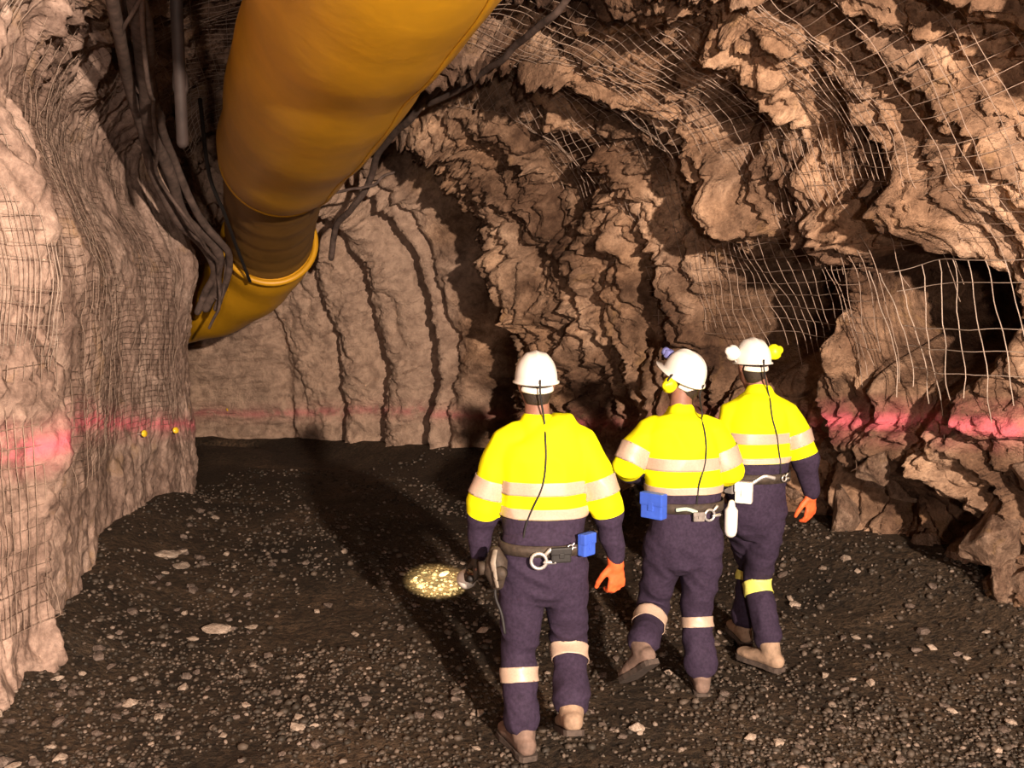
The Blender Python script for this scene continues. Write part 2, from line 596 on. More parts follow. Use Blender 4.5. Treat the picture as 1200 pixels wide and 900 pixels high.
FEAT += [
    ((2.10, 7.50, 1.95), (0.38, 0.48, 0.50), -1.5), ((1.82, 8.05, 1.80), (0.26, 0.36, 0.42), -1.3), ((2.15, 7.75, 1.50), (0.25, 0.32, 0.32), -0.6),
    ((2.68, 6.45, 1.95), (0.45, 0.50, 0.42), -1.6), ((1.65, 7.35, 3.40), (0.20, 0.25, 0.38), -0.40),
    ((1.25, 8.80, 2.10), (0.16, 0.22, 0.65), -0.35), ((0.55, 9.20, 3.10), (0.30, 0.35, 0.24), -0.40),
    ((-0.5, 9.00, 4.00), (0.55, 0.50, 0.45), -0.55), ((1.62, 7.95, 2.0), (0.14, 0.2, 0.35), -0.35), ((2.02, 6.6, 3.25), (0.14, 0.2, 0.3), -0.35), ((0.1, 7.6, 4.0), (0.30, 0.35, 0.4), -0.35),
    ((2.85, 6.50, 0.50), (0.32, 0.38, 0.36), -0.55), ((2.55, 7.0, 0.55), (0.18, 0.22, 0.3), -0.3),
    ((1.60, 7.50, 2.65), (0.25, 0.30, 0.42), 0.24), ((2.40, 7.0, 1.75), (0.14, 0.14, 0.50), 0.20),
    ((2.50, 6.10, 2.75), (0.38, 0.42, 0.24), 0.24), ((0.80, 9.50, 2.30), (0.20, 0.30, 0.60), 0.16),
    ((2.30, 6.75, 2.50), (0.15, 0.20, 0.32), 0.16), ((2.60, 6.80, 1.05), (0.50, 0.50, 0.20), 0.25),
]

ts = np.unique(np.concatenate([np.linspace(0, 1.7, 24), np.linspace(1.7, 2.4, 60), np.linspace(2.4, 6.0, 430),
                               np.linspace(6.0, 8.0, 150), np.linspace(8.0, 10, 30)]))


def make_wall(name, u0, u1, nu_, mat, label):
    us = np.linspace(u0, u1, nu_)
    T, U = np.meshgrid(ts, us, indexing='ij')
    P, _, _, _ = rock_surface(T, U)
    g = P[..., 2] - grade_z(P[..., 1])
    # the sprayed line is worn thin at the far end and behind the walkers
    fresh = np.interp(P[..., 1], [5.0, 7.0, 9.0, 10.4, 12, 15], [0.95, 0.9, 0.75, 0.6, 0.42, 0.42])
    fresh = np.where(P[..., 0] > -0.5, fresh * np.interp(P[..., 0], [-0.5, 1.2, 2.2, 3.2], [0.7, 0.45, 0.95, 0.95]), fresh)
    s_ = T * 2.0; w_ = U * ARC
    tone = 0.5 + 0.42 * fbm(s_ * 2.6 + 0.5 * w_, w_ * 0.9, 4, 951, 0.6)
    dust = sst(6.2, 6.5, T + 0.10 * fbm(s_ * 2, w_ * 2, 2, 961)) * sst(0.2, 0.4, U)
    o = grid_obj(name, P, mat, {'grade': g, 'fresh': fresh, 'tone': tone, 'dust': dust})
    tag(o, label, None, None, 'structure')
    return o


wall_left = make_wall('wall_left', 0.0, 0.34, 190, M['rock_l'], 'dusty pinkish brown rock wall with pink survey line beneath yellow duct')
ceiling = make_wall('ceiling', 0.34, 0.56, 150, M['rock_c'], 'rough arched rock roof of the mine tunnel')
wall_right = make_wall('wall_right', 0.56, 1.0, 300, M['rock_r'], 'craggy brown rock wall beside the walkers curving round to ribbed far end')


# ------------------------------------------------------------------ floor
def floor_z(x, y):
    z = floor_base(y) + 0.030 * fbm(x * 0.8, y * 0.8, 3, 301) + 0.010 * fbm(x * 5, y * 5, 3, 311)
    # broken rock banked against the walls
    rx = np.interp(y, RY, RX); lx = np.interp(y, LY[:7], LX[:7])
    z = z + 0.30 * np.exp(-np.clip(rx - x, 0, 9) ** 2 / 0.35) * sst(2, 5, y)
    z = z + 0.22 * np.exp(-np.clip(x - lx, 0, 9) ** 2 / 0.16) * (1 - sst(9, 10.4, y))
    # a low bank of muck at the far left corner
    z = z + 0.22 * np.exp(-(((x + 4.2) / 1.4) ** 2 + ((y - 13.6) / 0.8) ** 2))
    return z


fx = np.linspace(-7, 5.2, 400); fy = np.concatenate([np.linspace(-6, 3, 30)[:-1], np.linspace(3, 9, 330)[:-1], np.linspace(9, 15.5, 130)])
FXg, FYg = np.meshgrid(fx, fy, indexing='ij')
Pf = np.stack([FXg, FYg, floor_z(FXg, FYg)], -1)
tag(grid_obj('floor', Pf, M['floor']), 'dark wet gravel floor of the tunnel', None, None, 'structure')
#PART2
# ------------------------------------------------------------------ rocks
ICO = None


def rock_mesh(name, seed, sub, mat, flat=0.75):
    r = random.Random(seed)
    bm = bmesh.new()
    pts = []
    for i in range(16):
        v = Vector((r.gauss(0, 1), r.gauss(0, 1), r.gauss(0, 1))).normalized()
        v *= r.uniform(0.78, 1.05)
        pts.append(bm.verts.new((v.x, v.y * r.uniform(0.85, 1.0), v.z * flat)))
    res = bmesh.ops.convex_hull(bm, input=pts)
    junk = [g for g in set(res['geom_interior']) | set(res['geom_unused']) if isinstance(g, bmesh.types.BMVert) and g.is_valid]
    bmesh.ops.delete(bm, geom=list(set(junk)), context='VERTS')
    if sub:
        bmesh.ops.bevel(bm, geom=bm.edges[:], offset=0.05, segments=1, affect='EDGES')
        bmesh.ops.triangulate(bm, faces=bm.faces[:])
        bmesh.ops.subdivide_edges(bm, edges=bm.edges[:], cuts=sub, use_grid_fill=True)
        from mathutils import noise as mn
        for v in bm.verts:
            n = mn.noise(v.co * 2.3 + Vector((seed, 0, 0))) * 0.12 + mn.noise(v.co * 6 + Vector((0, seed, 0))) * 0.05
            v.co += v.co.normalized() * n
    me = bpy.data.meshes.new(name)
    bm.to_mesh(me); bm.free()
    me.materials.append(mat)
    return me


def place(me, name, loc, size, rot, parent=None):
    o = bpy.data.objects.new(name, me)
    o.location = loc
    o.scale = size if hasattr(size, '__len__') else (size, size, size)
    o.rotation_euler = rot
    COL.objects.link(o)
    if parent is not None:
        o.parent = parent
    return o


# blocks of broken rock standing out of the lower right wall
wr_meshes = [rock_mesh('rock', 900 + i, 2, M['rock_plain'], 0.85) for i in range(8)]
rr = random.Random(5)
cand_t = np.array([rr.uniform(2.35, 4.25) for _ in range(64)])
cand_u = np.array([rr.uniform(0.885, 0.968) for _ in range(64)])
Pc, Nc, _, _ = rock_surface(cand_t[:, None], cand_u[:, None])
used = []
for i in range(64):
    p = Pc[i, 0]; n = Nc[i, 0]
    sz = rr.uniform(0.10, 0.30) * (0.75 if p[1] > 7.3 else 1.0)
    if any(np.linalg.norm(p - q) < 0.62 * (sz + s2) for q, s2 in used):
        continue
    used.append((p, sz))
    place(wr_meshes[i % 8], 'rock', tuple(p + n * sz * 0.15), (sz * rr.uniform(0.7, 1.0), sz * rr.uniform(0.7, 1.0), sz * rr.uniform(0.9, 1.35)),
          (rr.uniform(-0.5, 0.5), rr.uniform(-0.6, 0.6), rr.uniform(0, 6.3)), wall_right)

st_meshes = [rock_mesh('stone', 300 + i, 0, M['stone'], 0.6) for i in range(10)]
sp_meshes = [rock_mesh('stone', 400 + i, 0, M['stone_pale'], 0.55) for i in range(6)]
big_pale = [rock_mesh('stone', 500 + i, 2, M['stone_pale'], 0.5) for i in range(5)]


def fz(x, y):
    return float(floor_z(np.array([[x]]), np.array([[y]]))[0, 0])


BIG = [
    (-1.82, 6.13, (0.11, 0.07, 0.075), 'large flat pale stone lying alone on the dark floor at left', 0.3),
    (-1.64, 6.22, (0.055, 0.04, 0.03), 'small flat pale stone touching the right of the large flat one', 0.9),
    (0.60, 4.72, (0.048, 0.045, 0.05), 'rounded pale stone on the floor right of the nearest walker', 0.0),
    (-1.04, 4.75, (0.05, 0.045, 0.045), 'brownish pale stone on the floor at bottom left centre', 2.0),
    (-2.62, 7.55, (0.13, 0.09, 0.06), 'broad flat pale slab at the foot of the left wall', 0.5),
    (-2.42, 7.3, (0.10, 0.07, 0.05), 'pale slab just in front of the broad one by left wall', 1.5),
    (3.12, 5.95, (0.20, 0.18, 0.26), 'big brown boulder at foot of the right wall by frame edge', 0.4),
    (-1.95, 5.0, (0.055, 0.05, 0.045), 'pale lump of stone on gravel near bottom left corner', 0.9),
]
for i, (x, y, s, lab, rz) in enumerate(BIG):
    me = big_pale[i % 5] if i != 6 else wr_meshes[3]
    o = place(me, 'boulder' if i == 6 else 'stone', (x, y, fz(x, y) + s[2] * 0.3), s, (0.1, 0.05, rz))
    tag(o, lab, 'rock' if i == 6 else 'stone')

cnt = 0
while cnt < 290:
    y = 1 / rr.uniform(1 / 9.5, 1 / 4.3)
    x = rr.uniform(-0.53, 0.53) * y
    lx = float(np.interp(y, LY[:7], LX[:7])); rx = float(np.interp(y, RY, RX))
    if x < lx + 0.35 or x > rx - 0.35:
        continue
    edge = min(x - lx, rx - x)
    if rr.random() > 0.35 + 0.65 * math.exp(-(edge - 0.3) ** 2 / 0.8):
        continue
    pale = rr.random() < 0.30
    sz = rr.uniform(0.020, 0.042) * (1.25 if edge < 0.9 else 1.0) * (0.8 + y * 0.04)
    o = place(rr.choice(sp_meshes if pale else st_meshes), 'stone', (x, y, fz(x, y) + sz * 0.22), (sz, sz * rr.uniform(0.7, 1), sz * rr.uniform(0.7, 1)),
              (rr.uniform(-0.3, 0.3), rr.uniform(-0.3, 0.3), rr.uniform(0, 6.28)))
    if pale:
        tag(o, 'small pale angular stone lying loose on the dark gravel floor', 'stone', 'small pale stones on the floor')
    else:
        tag(o, 'small dark angular stone lying loose on the dark gravel floor', 'stone', 'small dark stones on the floor')
    cnt += 1


# fine gravel, uncountable
def gravel():
    bm = bmesh.new(); bmesh.ops.create_icosphere(bm, subdivisions=1, radius=1.0)
    bv = np.array([v.co[:] for v in bm.verts]); bf = np.array([[v.index for v in f.verts] for f in bm.faces])
    bm.free()
    n = 52000
    y = 1 / rng.uniform(1 / 12.5, 1 / 3.6, n)
    x = rng.uniform(-0.85, 0.85, n) * y
    rx = np.interp(y, RY, RX); lx = np.interp(y, LY[:7], LX[:7])
    k = (x > lx - 0.1) & (x < rx + 0.1)
    clump = fbm(x * 1.6, y * 1.6, 3, 801)
    k &= rng.uniform(-1.1, 0.7, n) < clump
    x, y = x[k], y[k]; n = len(x)
    z = floor_z(x, y)
    r = rng.uniform(0.006, 0.016, n) * (0.7 + y * 0.07) * (1 + (rng.random(n) < 0.08) * 0.7)
    a = rng.uniform(0, 6.283, n)
    V = bv[None] * (1 + rng.uniform(-0.28, 0.28, (n, len(bv), 1)))
    V = V * np.stack([r, r * rng.uniform(0.6, 1, n), r * rng.uniform(0.45, 0.85, n)], -1)[:, None, :]
    ca, sa = np.cos(a)[:, None], np.sin(a)[:, None]
    V = np.stack([V[..., 0] * ca - V[..., 1] * sa, V[..., 0] * sa + V[..., 1] * ca, V[..., 2]], -1)
    V = V + np.stack([x, y, z + r * 0.25], -1)[:, None, :]
    F = (bf[None] + (np.arange(n) * len(bv))[:, None, None]).reshape(-1)
    me = bpy.data.meshes.new('gravel')
    me.vertices.add(n * len(bv)); me.vertices.foreach_set('co', V.reshape(-1))
    nf = n * len(bf)
    me.loops.add(nf * 3); me.loops.foreach_set('vertex_index', F.astype(np.int32))
    me.polygons.add(nf); me.polygons.foreach_set('loop_start', np.arange(0, nf * 3, 3, dtype=np.int32))
    me.update(calc_edges=True)
    m, nt, b = new_mat('gravel_chips')
    g = N(nt, 'ShaderNodeNewGeometry').outputs['Random Per Island']
    c = ramp(nt, g, [(0.0, (0.022, 0.016, 0.010)), (0.5, (0.050, 0.035, 0.024)), (0.9, (0.09, 0.064, 0.046)), (1.0, (0.22, 0.165, 0.13))])
    nt.links.new(c, b.inputs['Base Color'])
    b.inputs['Roughness'].default_value = 0.7
    me.materials.append(m)
    o = bpy.data.objects.new('gravel', me); COL.objects.link(o)
    tag(o, 'fine loose gravel strewn over the tunnel floor', 'gravel', None, 'stuff')


gravel()


# ------------------------------------------------------------------ wire mesh sheets bolted to the rock
def wires(lines, norms, r):
    V = []; F = []; off = 0
    for P, Nv in zip(lines, norms):
        T = np.gradient(P, axis=0); T /= np.linalg.norm(T, axis=1, keepdims=True) + 1e-9
        B = np.cross(T, Nv); B /= np.linalg.norm(B, axis=1, keepdims=True) + 1e-9
        Nn = np.cross(B, T)
        k = len(P)
        ring = np.stack([P + r * (math.cos(a) * Nn + math.sin(a) * B) for a in (0, 2.094, 4.189)], 1).reshape(-1, 3)
        V.append(ring)
        i = np.arange(k - 1)[:, None] * 3
        for j in range(3):
            j2 = (j + 1) % 3
            F.append(off + np.concatenate([i + j, i + j2, i + 3 + j2, i + 3 + j], 1))
        off += 3 * k
    return np.concatenate(V), np.concatenate(F).tolist()


def sheet(t0, t1, u0, u1, st, su, off, sag, label, mat, r=0.0035, seed=0, fray=0.0, skip=0.0):
    q = random.Random(seed)
    lines = []; norms = []

    def surf(T, U):
        P, Nn, s, wv = rock_surface(T, U, detail=False, feats=False)
        d = off + sag * (0.6 + fbm(s * 0.9 + seed, wv * 0.9, 3, 600 + seed)) + 0.02 * fbm(s * 5, wv * 5, 2, 640 + seed)
        jog = 0.02 * fbm(s * 2.1, wv * 2.1, 2, 680 + seed)
        P = P + Nn * d[..., None]
        P[..., 2] += jog
        return P, Nn
    nt_ = max(2, int((t1 - t0) / st)); nu_ = max(2, int((u1 - u0) * ARC / su))
    for a in np.linspace(u0, u1, nu_):
        if q.random() < skip: continue
        e0 = t0 + fray * q.random() * st; e1 = t1 - fray * q.random() * st
        T = np.linspace(e0, e1, nt_ * 2 + 1)[None]; U = np.full_like(T, a)
        P, Nn = surf(T, U); lines.append(P[0]); norms.append(Nn[0])
    for b in np.linspace(t0, t1, nt_):
        if q.random() < skip: continue
        e1 = u1 + fray * (q.random() - 0.2) * su / ARC * 2
        U = np.linspace(u0, e1, nu_ * 2 + 1)[None]; T = np.full_like(U, b)
        P, Nn = surf(T, U); lines.append(P[0]); norms.append(Nn[0])
    V, F = wires(lines, norms, r)
    o = mesh_obj('wire_mesh', V, F, mat)
    tag(o, label, 'wire mesh', 'welded wire mesh sheets on the rock')
    return o


sheet(2.0, 2.84, 0.165, 0.36, 0.024, 0.052, 0.03, 0.05, 'coarse wire mesh over the nearest block of the left wall', M['wire'], 0.0021, 1, 2.0, 0.08)
sheet(2.05, 2.82, 0.06, 0.165, 0.045, 0.09, 0.035, 0.03, 'sagging wire mesh low on the nearest left block, by the pink line', M['wire_dark'], 0.0022, 2, 1.0)
sheet(3.0, 5.1, 0.10, 0.335, 0.085, 0.045, 0.03, 0.03, 'fine wire mesh on the smooth left wall behind the cables', M['wire_dark'], 0.0018, 3, 1.0)
sheet(2.2, 3.55, 0.60, 0.775, 0.034, 0.085, 0.02, 0.12, 'loose wire mesh hanging high on the right wall with frayed bottom edge', M['wire_dark'], 0.0024, 4, 3.0, 0.15)
sheet(2.5, 3.3, 0.785, 0.85, 0.052, 0.11, 0.08, 0.10, 'torn wire mesh patch across the dark hollow at the right edge', M['wire'], 0.0036, 5, 2.0, 0.05)
sheet(3.5, 5.2, 0.50, 0.70, 0.040, 0.085, 0.08, 0.06, 'taut wire mesh across the roof shoulder above the walkers', M['wire_dark'], 0.0028, 6, 1.5, 0.03)
sheet(3.3, 4.9, 0.71, 0.83, 0.045, 0.095, 0.06, 0.07, 'wire mesh pressed into the rock right above the helmets', M['wire_dark'], 0.0028, 7, 2.0, 0.08)
sheet(3.2, 5.4, 0.35, 0.49, 0.045, 0.10, 0.06, 0.05, 'wire mesh under the roof behind the yellow duct', M['wire_dark'], 0.0026, 8, 1.0, 0.0)

# ------------------------------------------------------------------ ventilation duct
duct = empty('ventilation_duct', (-1.83, 8.0, 2.2))
tag(duct, 'large yellow ventilation duct hanging under the roof and bending left', 'duct')
DO = (-1.83, 8.0, 2.2)
d1 = smooth_path([(0.10, 2.2, 3.84), (-0.24, 3.5, 3.70), (-0.675, 4.8, 3.50), (-1.147, 6.2, 3.33), (-1.80, 8.1, 3.09)], 40)
rad1 = []
for i in range(40):
    k = i / 39
    rad1.append(0.505 + 0.012 * math.sin(k * 19) + 0.006 * math.sin(k * 41))
rad1[-1] = 0.46; rad1[-2] = 0.485; rad1[-3] = 0.50
mesh_obj('duct_section', *loft(d1, rad1, (1, 0, 0), 56, caps=False), M['duct'], duct, True, DO)
# rolled rim of the near section
a = d1[-1]; tv = d1[-1] - d1[-2]; tv /= np.linalg.norm(tv)
_, sx, sy = frame_of(tv, (1, 0, 0))


def torus(c, sx, sy, R, r, n=48, m=10, start=0.0, end=2 * math.pi):
    t_ = np.cross(sx, sy)
    V = []; F = []
    full = abs(end - start - 2 * math.pi) < 1e-6
    angs = np.linspace(start, end, n, endpoint=not full)
    for g in angs:
        rd = sx * math.cos(g) + sy * math.sin(g)
        for h in np.linspace(0, 2 * math.pi, m, endpoint=False):
            V.append(np.asarray(c) + rd * (R + r * math.cos(h)) + t_ * r * math.sin(h))
    for i in range(n if full else n - 1):
        for j in range(m):
            i2 = (i + 1) % n; j2 = (j + 1) % m
            F.append((i * m + j, i2 * m + j, i2 * m + j2, i * m + j2))
    return V, F


mesh_obj('rim', *torus(a + tv * 0.01, sx, sy, 0.440, 0.030), M['duct'], duct, True, DO)
d2 = smooth_path([(-1.78, 8.05, 3.10), (-1.984, 8.7, 2.935), (-2.181, 9.4, 2.762), (-2.342, 10.0, 2.576), (-2.42, 10.3, 2.46)], 22)
mesh_obj('duct_section', *loft(d2, [0.41 + 0.012 * math.sin(i * 2.2) for i in range(22)], (1, 0, 0), 48, caps=False), M['duct_shade'], duct, True, DO)
d3 = smooth_path([(-2.39, 10.2, 2.50), (-2.457, 10.4, 2.42), (-2.726, 10.9, 2.18), (-3.227, 11.5, 1.92), (-3.843, 12.0, 1.75), (-4.997, 12.5, 1.6), (-6.5, 12.8, 1.5)], 30)
mesh_obj('duct_section', *loft(d3, [0.44 - 0.002 * i + 0.012 * math.sin(i * 1.3) for i in range(30)], (0, 0, 1), 48, caps=False), M['duct'], duct, True, DO)
tv3 = d3[1] - d3[0]; tv3 /= np.linalg.norm(tv3)
_, s3, u3 = frame_of(tv3, (1, 0, 0))
mesh_obj('collar', *torus(d3[0], s3, u3, 0.445, 0.03), M['duct'], duct, True, DO)
# stitched seam along the underside of the near section
sm = []
for i in range(2, 40):
    t_ = d1[i] - d1[i - 1]
    _, s_, b_ = frame_of(t_, (1, 0, 0))
    dn = b_ if b_[2] < 0 else -b_
    sm.append(d1[i] + (dn * 0.80 + s_ * 0.60) * (rad1[i] + 0.004))
mesh_obj('seam', *loft(sm, [(0.022, 0.007)] * len(sm), (1, 0, 0.6), 8), M['duct'], duct, True, DO)
for i in (12, 24, 34):
    p = d1[i]
    mesh_obj('hanger', *loft([p + np.array([0, 0, 0.42]), p + np.array([0.02, 0, 0.9]), p + np.array([0.0, 0, 1.45])], [0.008] * 3, (1, 0, 0), 6), M['cable'], duct, True, DO)
sp_ = smooth_path([(-2.26, 7.6, 3.45), (-2.30, 7.9, 2.95), (-2.36, 8.5, 2.68), (-2.48, 9.3, 2.42), (-2.52, 9.9, 2.10)], 20)
mesh_obj('tie_strap', *loft(sp_, [(0.016, 0.008)] * 20, (1, 0, 0), 8), M['black'], duct, True, DO)


# ------------------------------------------------------------------ cables and pipe
def cable(pts, r, label, mat=None, n=60, jit=0.0, seed=0, group=None, name='hanging_cable'):
    p = smooth_path(pts, n)
    if jit:
        k = np.linspace(0, 1, n)
        p[:, 0] += jit * vn(k * 9 + seed * 7, k * 0, 701); p[:, 2] += jit * vn(k * 11 + seed * 5, k * 0, 711)
    o = mesh_obj(name, *loft(p, [r] * n, (0, 0, 1), 10), mat or M['cable'])
    return tag(o, label, 'cable', group)


bun = np.array([(-1.914, 5.3, 3.668), (-2.206, 6.2, 3.5), (-2.436, 7.0, 3.332), (-2.672, 8.0, 3.04), (-2.739, 8.8, 2.658), (-2.702, 9.5, 2.341), (-2.842, 9.9, 2.06), (-2.999, 10.1, 1.831)])
labs = ['thickest dark cable of the bundle down the left wall', 'second dark cable in the bundle, innermost beside the duct',
        'thin cable looping loosely off the left wall bundle', 'outer dark cable of the bundle against the left rock',
        'slack thin wire twisted round the left wall cable bundle', 'short sagging cable at the top of the left bundle']
offs = [(0, 0, 0, 0.045), (0.09, -0.05, 0.03, 0.032), (0.05, -0.1, -0.08, 0.014), (-0.08, 0.0, -0.03, 0.035), (0.02, -0.08, 0.05, 0.011), (-0.05, -0.06, 0.09, 0.022)]
for i, (dx, dy, dz, r) in enumerate(offs):
    pts = bun + np.array([dx, dy, dz])
    if i == 5: pts = pts[:6]
    cable(pts, r, labs[i], jit=0.03 if r > 0.02 else 0.11, seed=i, group='cables bundled down the left wall')
pp = empty('hanging_pipe', (-1.85, 5.9, 2.93))
tag(pp, 'straight dark pipe hanging vertically left of the yellow duct', 'pipe')
mesh_obj('pipe_body', *loft([(-1.80, 5.70, 4.25), (-1.835, 5.8, 3.6), (-1.892, 6.0, 2.95)], [0.034] * 3, (1, 0, 0), 16), M['pipe'], pp, True, (-1.85, 5.9, 2.93))
for k in (0.35, 0.75):
    c = np.array((-1.80, 5.70, 4.25)) * (1 - k) + np.array((-1.892, 6.0, 2.95)) * k
    mesh_obj('coupling', *loft([c + np.array((0, 0, 0.04)), c - np.array((0, 0, 0.04))], [0.043] * 2, (1, 0, 0), 16), M['pipe'], pp, True, (-1.85, 5.9, 2.93))
cable([(-0.55, 8.6, 3.75), (-0.85, 9.25, 3.60), (-1.10, 9.75, 3.46), (-1.301, 10.2, 3.33), (-1.443, 10.6, 3.10), (-1.668, 10.9, 2.846), (-1.883, 11.2, 2.689), (-2.0, 11.5, 2.36)], 0.034,
      'dark cable drooping from the roof right of the duct bend', jit=0.02, seed=11)
cable([(0.455, 6.3, 3.938), (0.219, 6.8, 3.80), (-0.024, 7.4, 3.74), (-0.371, 8.3, 3.66), (-0.732, 9.0, 3.62)], 0.024, 'thin dark cable strung across the roof right of the duct', jit=0.015, seed=12)
cable([(-2.0, 9.2, 3.2), (-1.9, 9.8, 2.95), (-1.55, 10.3, 3.0), (-1.2, 10.6, 3.2)], 0.014, 'slack thin wire behind the duct rim under the roof', jit=0.02, seed=13)

# ------------------------------------------------------------------ survey markers on the pink line
for (t_, yy, lab) in ((None, (-3.11, 8.49, 0.85), 'amber reflector pin on the pink line, brightest on left wall'),
                      (None, (-3.12, 9.3, 0.74), 'amber reflector pin on the pink line near left wall corner'),
                      (None, (-4.09, 14.65, 0.15), 'tiny amber reflector pin on the far wall line')):
    best = None
    bv = BVHTree.FromObject(wall_left if yy[1] < 12 else wall_right, bpy.context.evaluated_depsgraph_get())
    loc, nn, _, _ = bv.find_nearest(Vector(yy))
    cdir = (Vector((0, 0, 2.24)) - loc).normalized()
    nn = nn if nn.dot(cdir) > 0 else -nn
    nn = (nn + cdir).normalized()
    m = empty('survey_marker', loc)
    tag(m, lab, 'marker', 'survey markers on the pink line')
    z = np.array((0, 0, 0.0)); nv = np.array(nn)
    rs = 0.030 if yy[1] < 12 else 0.036
    mesh_obj('pin', *loft([z - nv * 0.05, z + nv * 0.085], [0.006, 0.006], (0, 0, 1), 8), M['steel'], m)
    mesh_obj('reflector', *loft([z + nv * 0.082, z + nv * 0.092], [rs, rs * 0.9], (0, 0, 1), 16, caps=False), M['marker'], m)

#PEOPLE
# ------------------------------------------------------------------ people
from mathutils import noise as mnoise


def lerp(a, b, k):
    return np.asarray(a, float) * (1 - k) + np.asarray(b, float) * k


def unit(v):
    v = np.asarray(v, float)
    return v / np.linalg.norm(v)


UP = np.array([0, 0, 1.0])


def remesh(name, mb, voxel, smooth=4):
    me = bpy.data.meshes.new(name)
    me.from_pydata([tuple(v) for v in mb.V], [], mb.F)
    o = bpy.data.objects.new(name, me)
    COL.objects.link(o)
    r = o.modifiers.new('r', 'REMESH'); r.mode = 'VOXEL'; r.voxel_size = voxel; r.adaptivity = 0
    s = o.modifiers.new('s', 'SMOOTH'); s.factor = 0.5; s.iterations = smooth
    dg = bpy.context.evaluated_depsgraph_get()
    out = bpy.data.meshes.new_from_object(o.evaluated_get(dg))
    bpy.data.objects.remove(o)
    out.name = name
    return out


def wrinkle(me, amp, scale, zsc, seed):
    off = Vector((seed * 3.7, seed * 1.3, 0))
    me.update()
    n_ = len(me.vertices)
    co = np.zeros(n_ * 3); me.vertices.foreach_get('co', co); co = co.reshape(-1, 3)
    no = np.zeros(n_ * 3); me.vertex_normals.foreach_get('vector', no); no = no.reshape(-1, 3)
    am = np.empty(n_)
    for i in range(n_):
        x, y, z = co[i]
        q = Vector((x * scale, y * scale, (z + 0.35 * x) * scale * zsc)) + off
        am[i] = (1 - abs(mnoise.noise(q)) * 2.6) * 0.75 + mnoise.noise(q * 0.45) * 0.9
    co = co + no * (am * amp)[:, None]
    me.vertices.foreach_set('co', co.reshape(-1))
    me.update()


def finish(me, name, mats, parent, origin):
    o = bpy.data.objects.new(name, me)
    for m in mats:
        me.materials.append(m)
    me.transform(Matrix.Translation(-Vector(origin)))
    me.polygons.foreach_set('use_smooth', [True] * len(me.polygons))
    me.update()
    COL.objects.link(o)
    o.parent = parent
    return o


def cut_band(bm, faces, co, no):
    es = set(); vs = set()
    for f in faces:
        es.update(f.edges); vs.update(f.verts)
    bmesh.ops.bisect_plane(bm, geom=list(vs) + list(es) + list(faces), dist=1e-5, plane_co=Vector(co), plane_no=Vector(no))


def extract(bm, faces, offset):
    """copy of some faces pushed out along their normals"""
    idx = {}; V = []; F = []
    for f in faces:
        t = []
        for v in f.verts:
            if v not in idx:
                idx[v] = len(V)
                V.append(np.array(v.co + v.normal * offset))
            t.append(idx[v])
        F.append(tuple(t))
    return V, F


def hand(w, d, pn, th, curl=0.5, r=0.0095, s=1.0):
    """wrist, finger direction, palm normal, thumb side -> lofts of palm, four fingers, thumb"""
    w = np.asarray(w, float); d = unit(d); pn = np.asarray(pn, float); pn = unit(pn - d * np.dot(pn, d))
    ac = np.cross(d, pn); ac = ac if np.dot(ac, th) > 0 else -ac
    out = []
    out.append(loft([w - d * 0.02, w + d * 0.02 * s, w + d * 0.06 * s, w + d * 0.092 * s],
                    [(0.028, 0.021), (0.034, 0.020), (0.043, 0.019), (0.042, 0.016)], ac, 14))
    for i, L in enumerate((0.074, 0.084, 0.078, 0.060)):
        p = w + d * (0.088 - 0.004 * abs(i - 1)) * s + ac * (0.031 - 0.0205 * i)
        pts = [p]; ang = curl * 0.35
        for q in (0.45, 0.31, 0.24):
            dirv = d * math.cos(ang) + pn * math.sin(ang) + ac * (0.06 - 0.04 * i)
            p = p + unit(dirv) * L * q * s
            pts.append(p); ang += curl * (1.0 + 0.1 * i)
        out.append(loft(pts, [r * 1.08, r, r * 0.92, r * 0.8], ac, 10))
    p = w + d * 0.022 * s + ac * 0.030
    pts = [p]
    dirv = unit(d * 0.7 + ac * 0.65 + pn * 0.25)
    for q in (0.044, 0.034, 0.027):
        p = p + dirv * q * s; pts.append(p)
        dirv = unit(dirv + d * 0.28 - ac * 0.18 + pn * 0.22 * curl)
    out.append(loft(pts, [r * 1.35, r * 1.2, r * 1.05, r * 0.85], d, 10))
    return out


def seg_dist(p, a, b):
    a = np.asarray(a); b = np.asarray(b)
    k = np.clip(np.dot(p - a, b - a) / np.dot(b - a, b - a), 0, 1)
    return np.linalg.norm(p - (a + (b - a) * k)), k


def seg_dist_v(C, a, b):
    a = np.asarray(a, float); b = np.asarray(b, float)
    k = np.clip((C - a) @ (b - a) / np.dot(b - a, b - a), 0, 1)
    return np.linalg.norm(C - (a + (b - a) * k[:, None]), axis=1), k


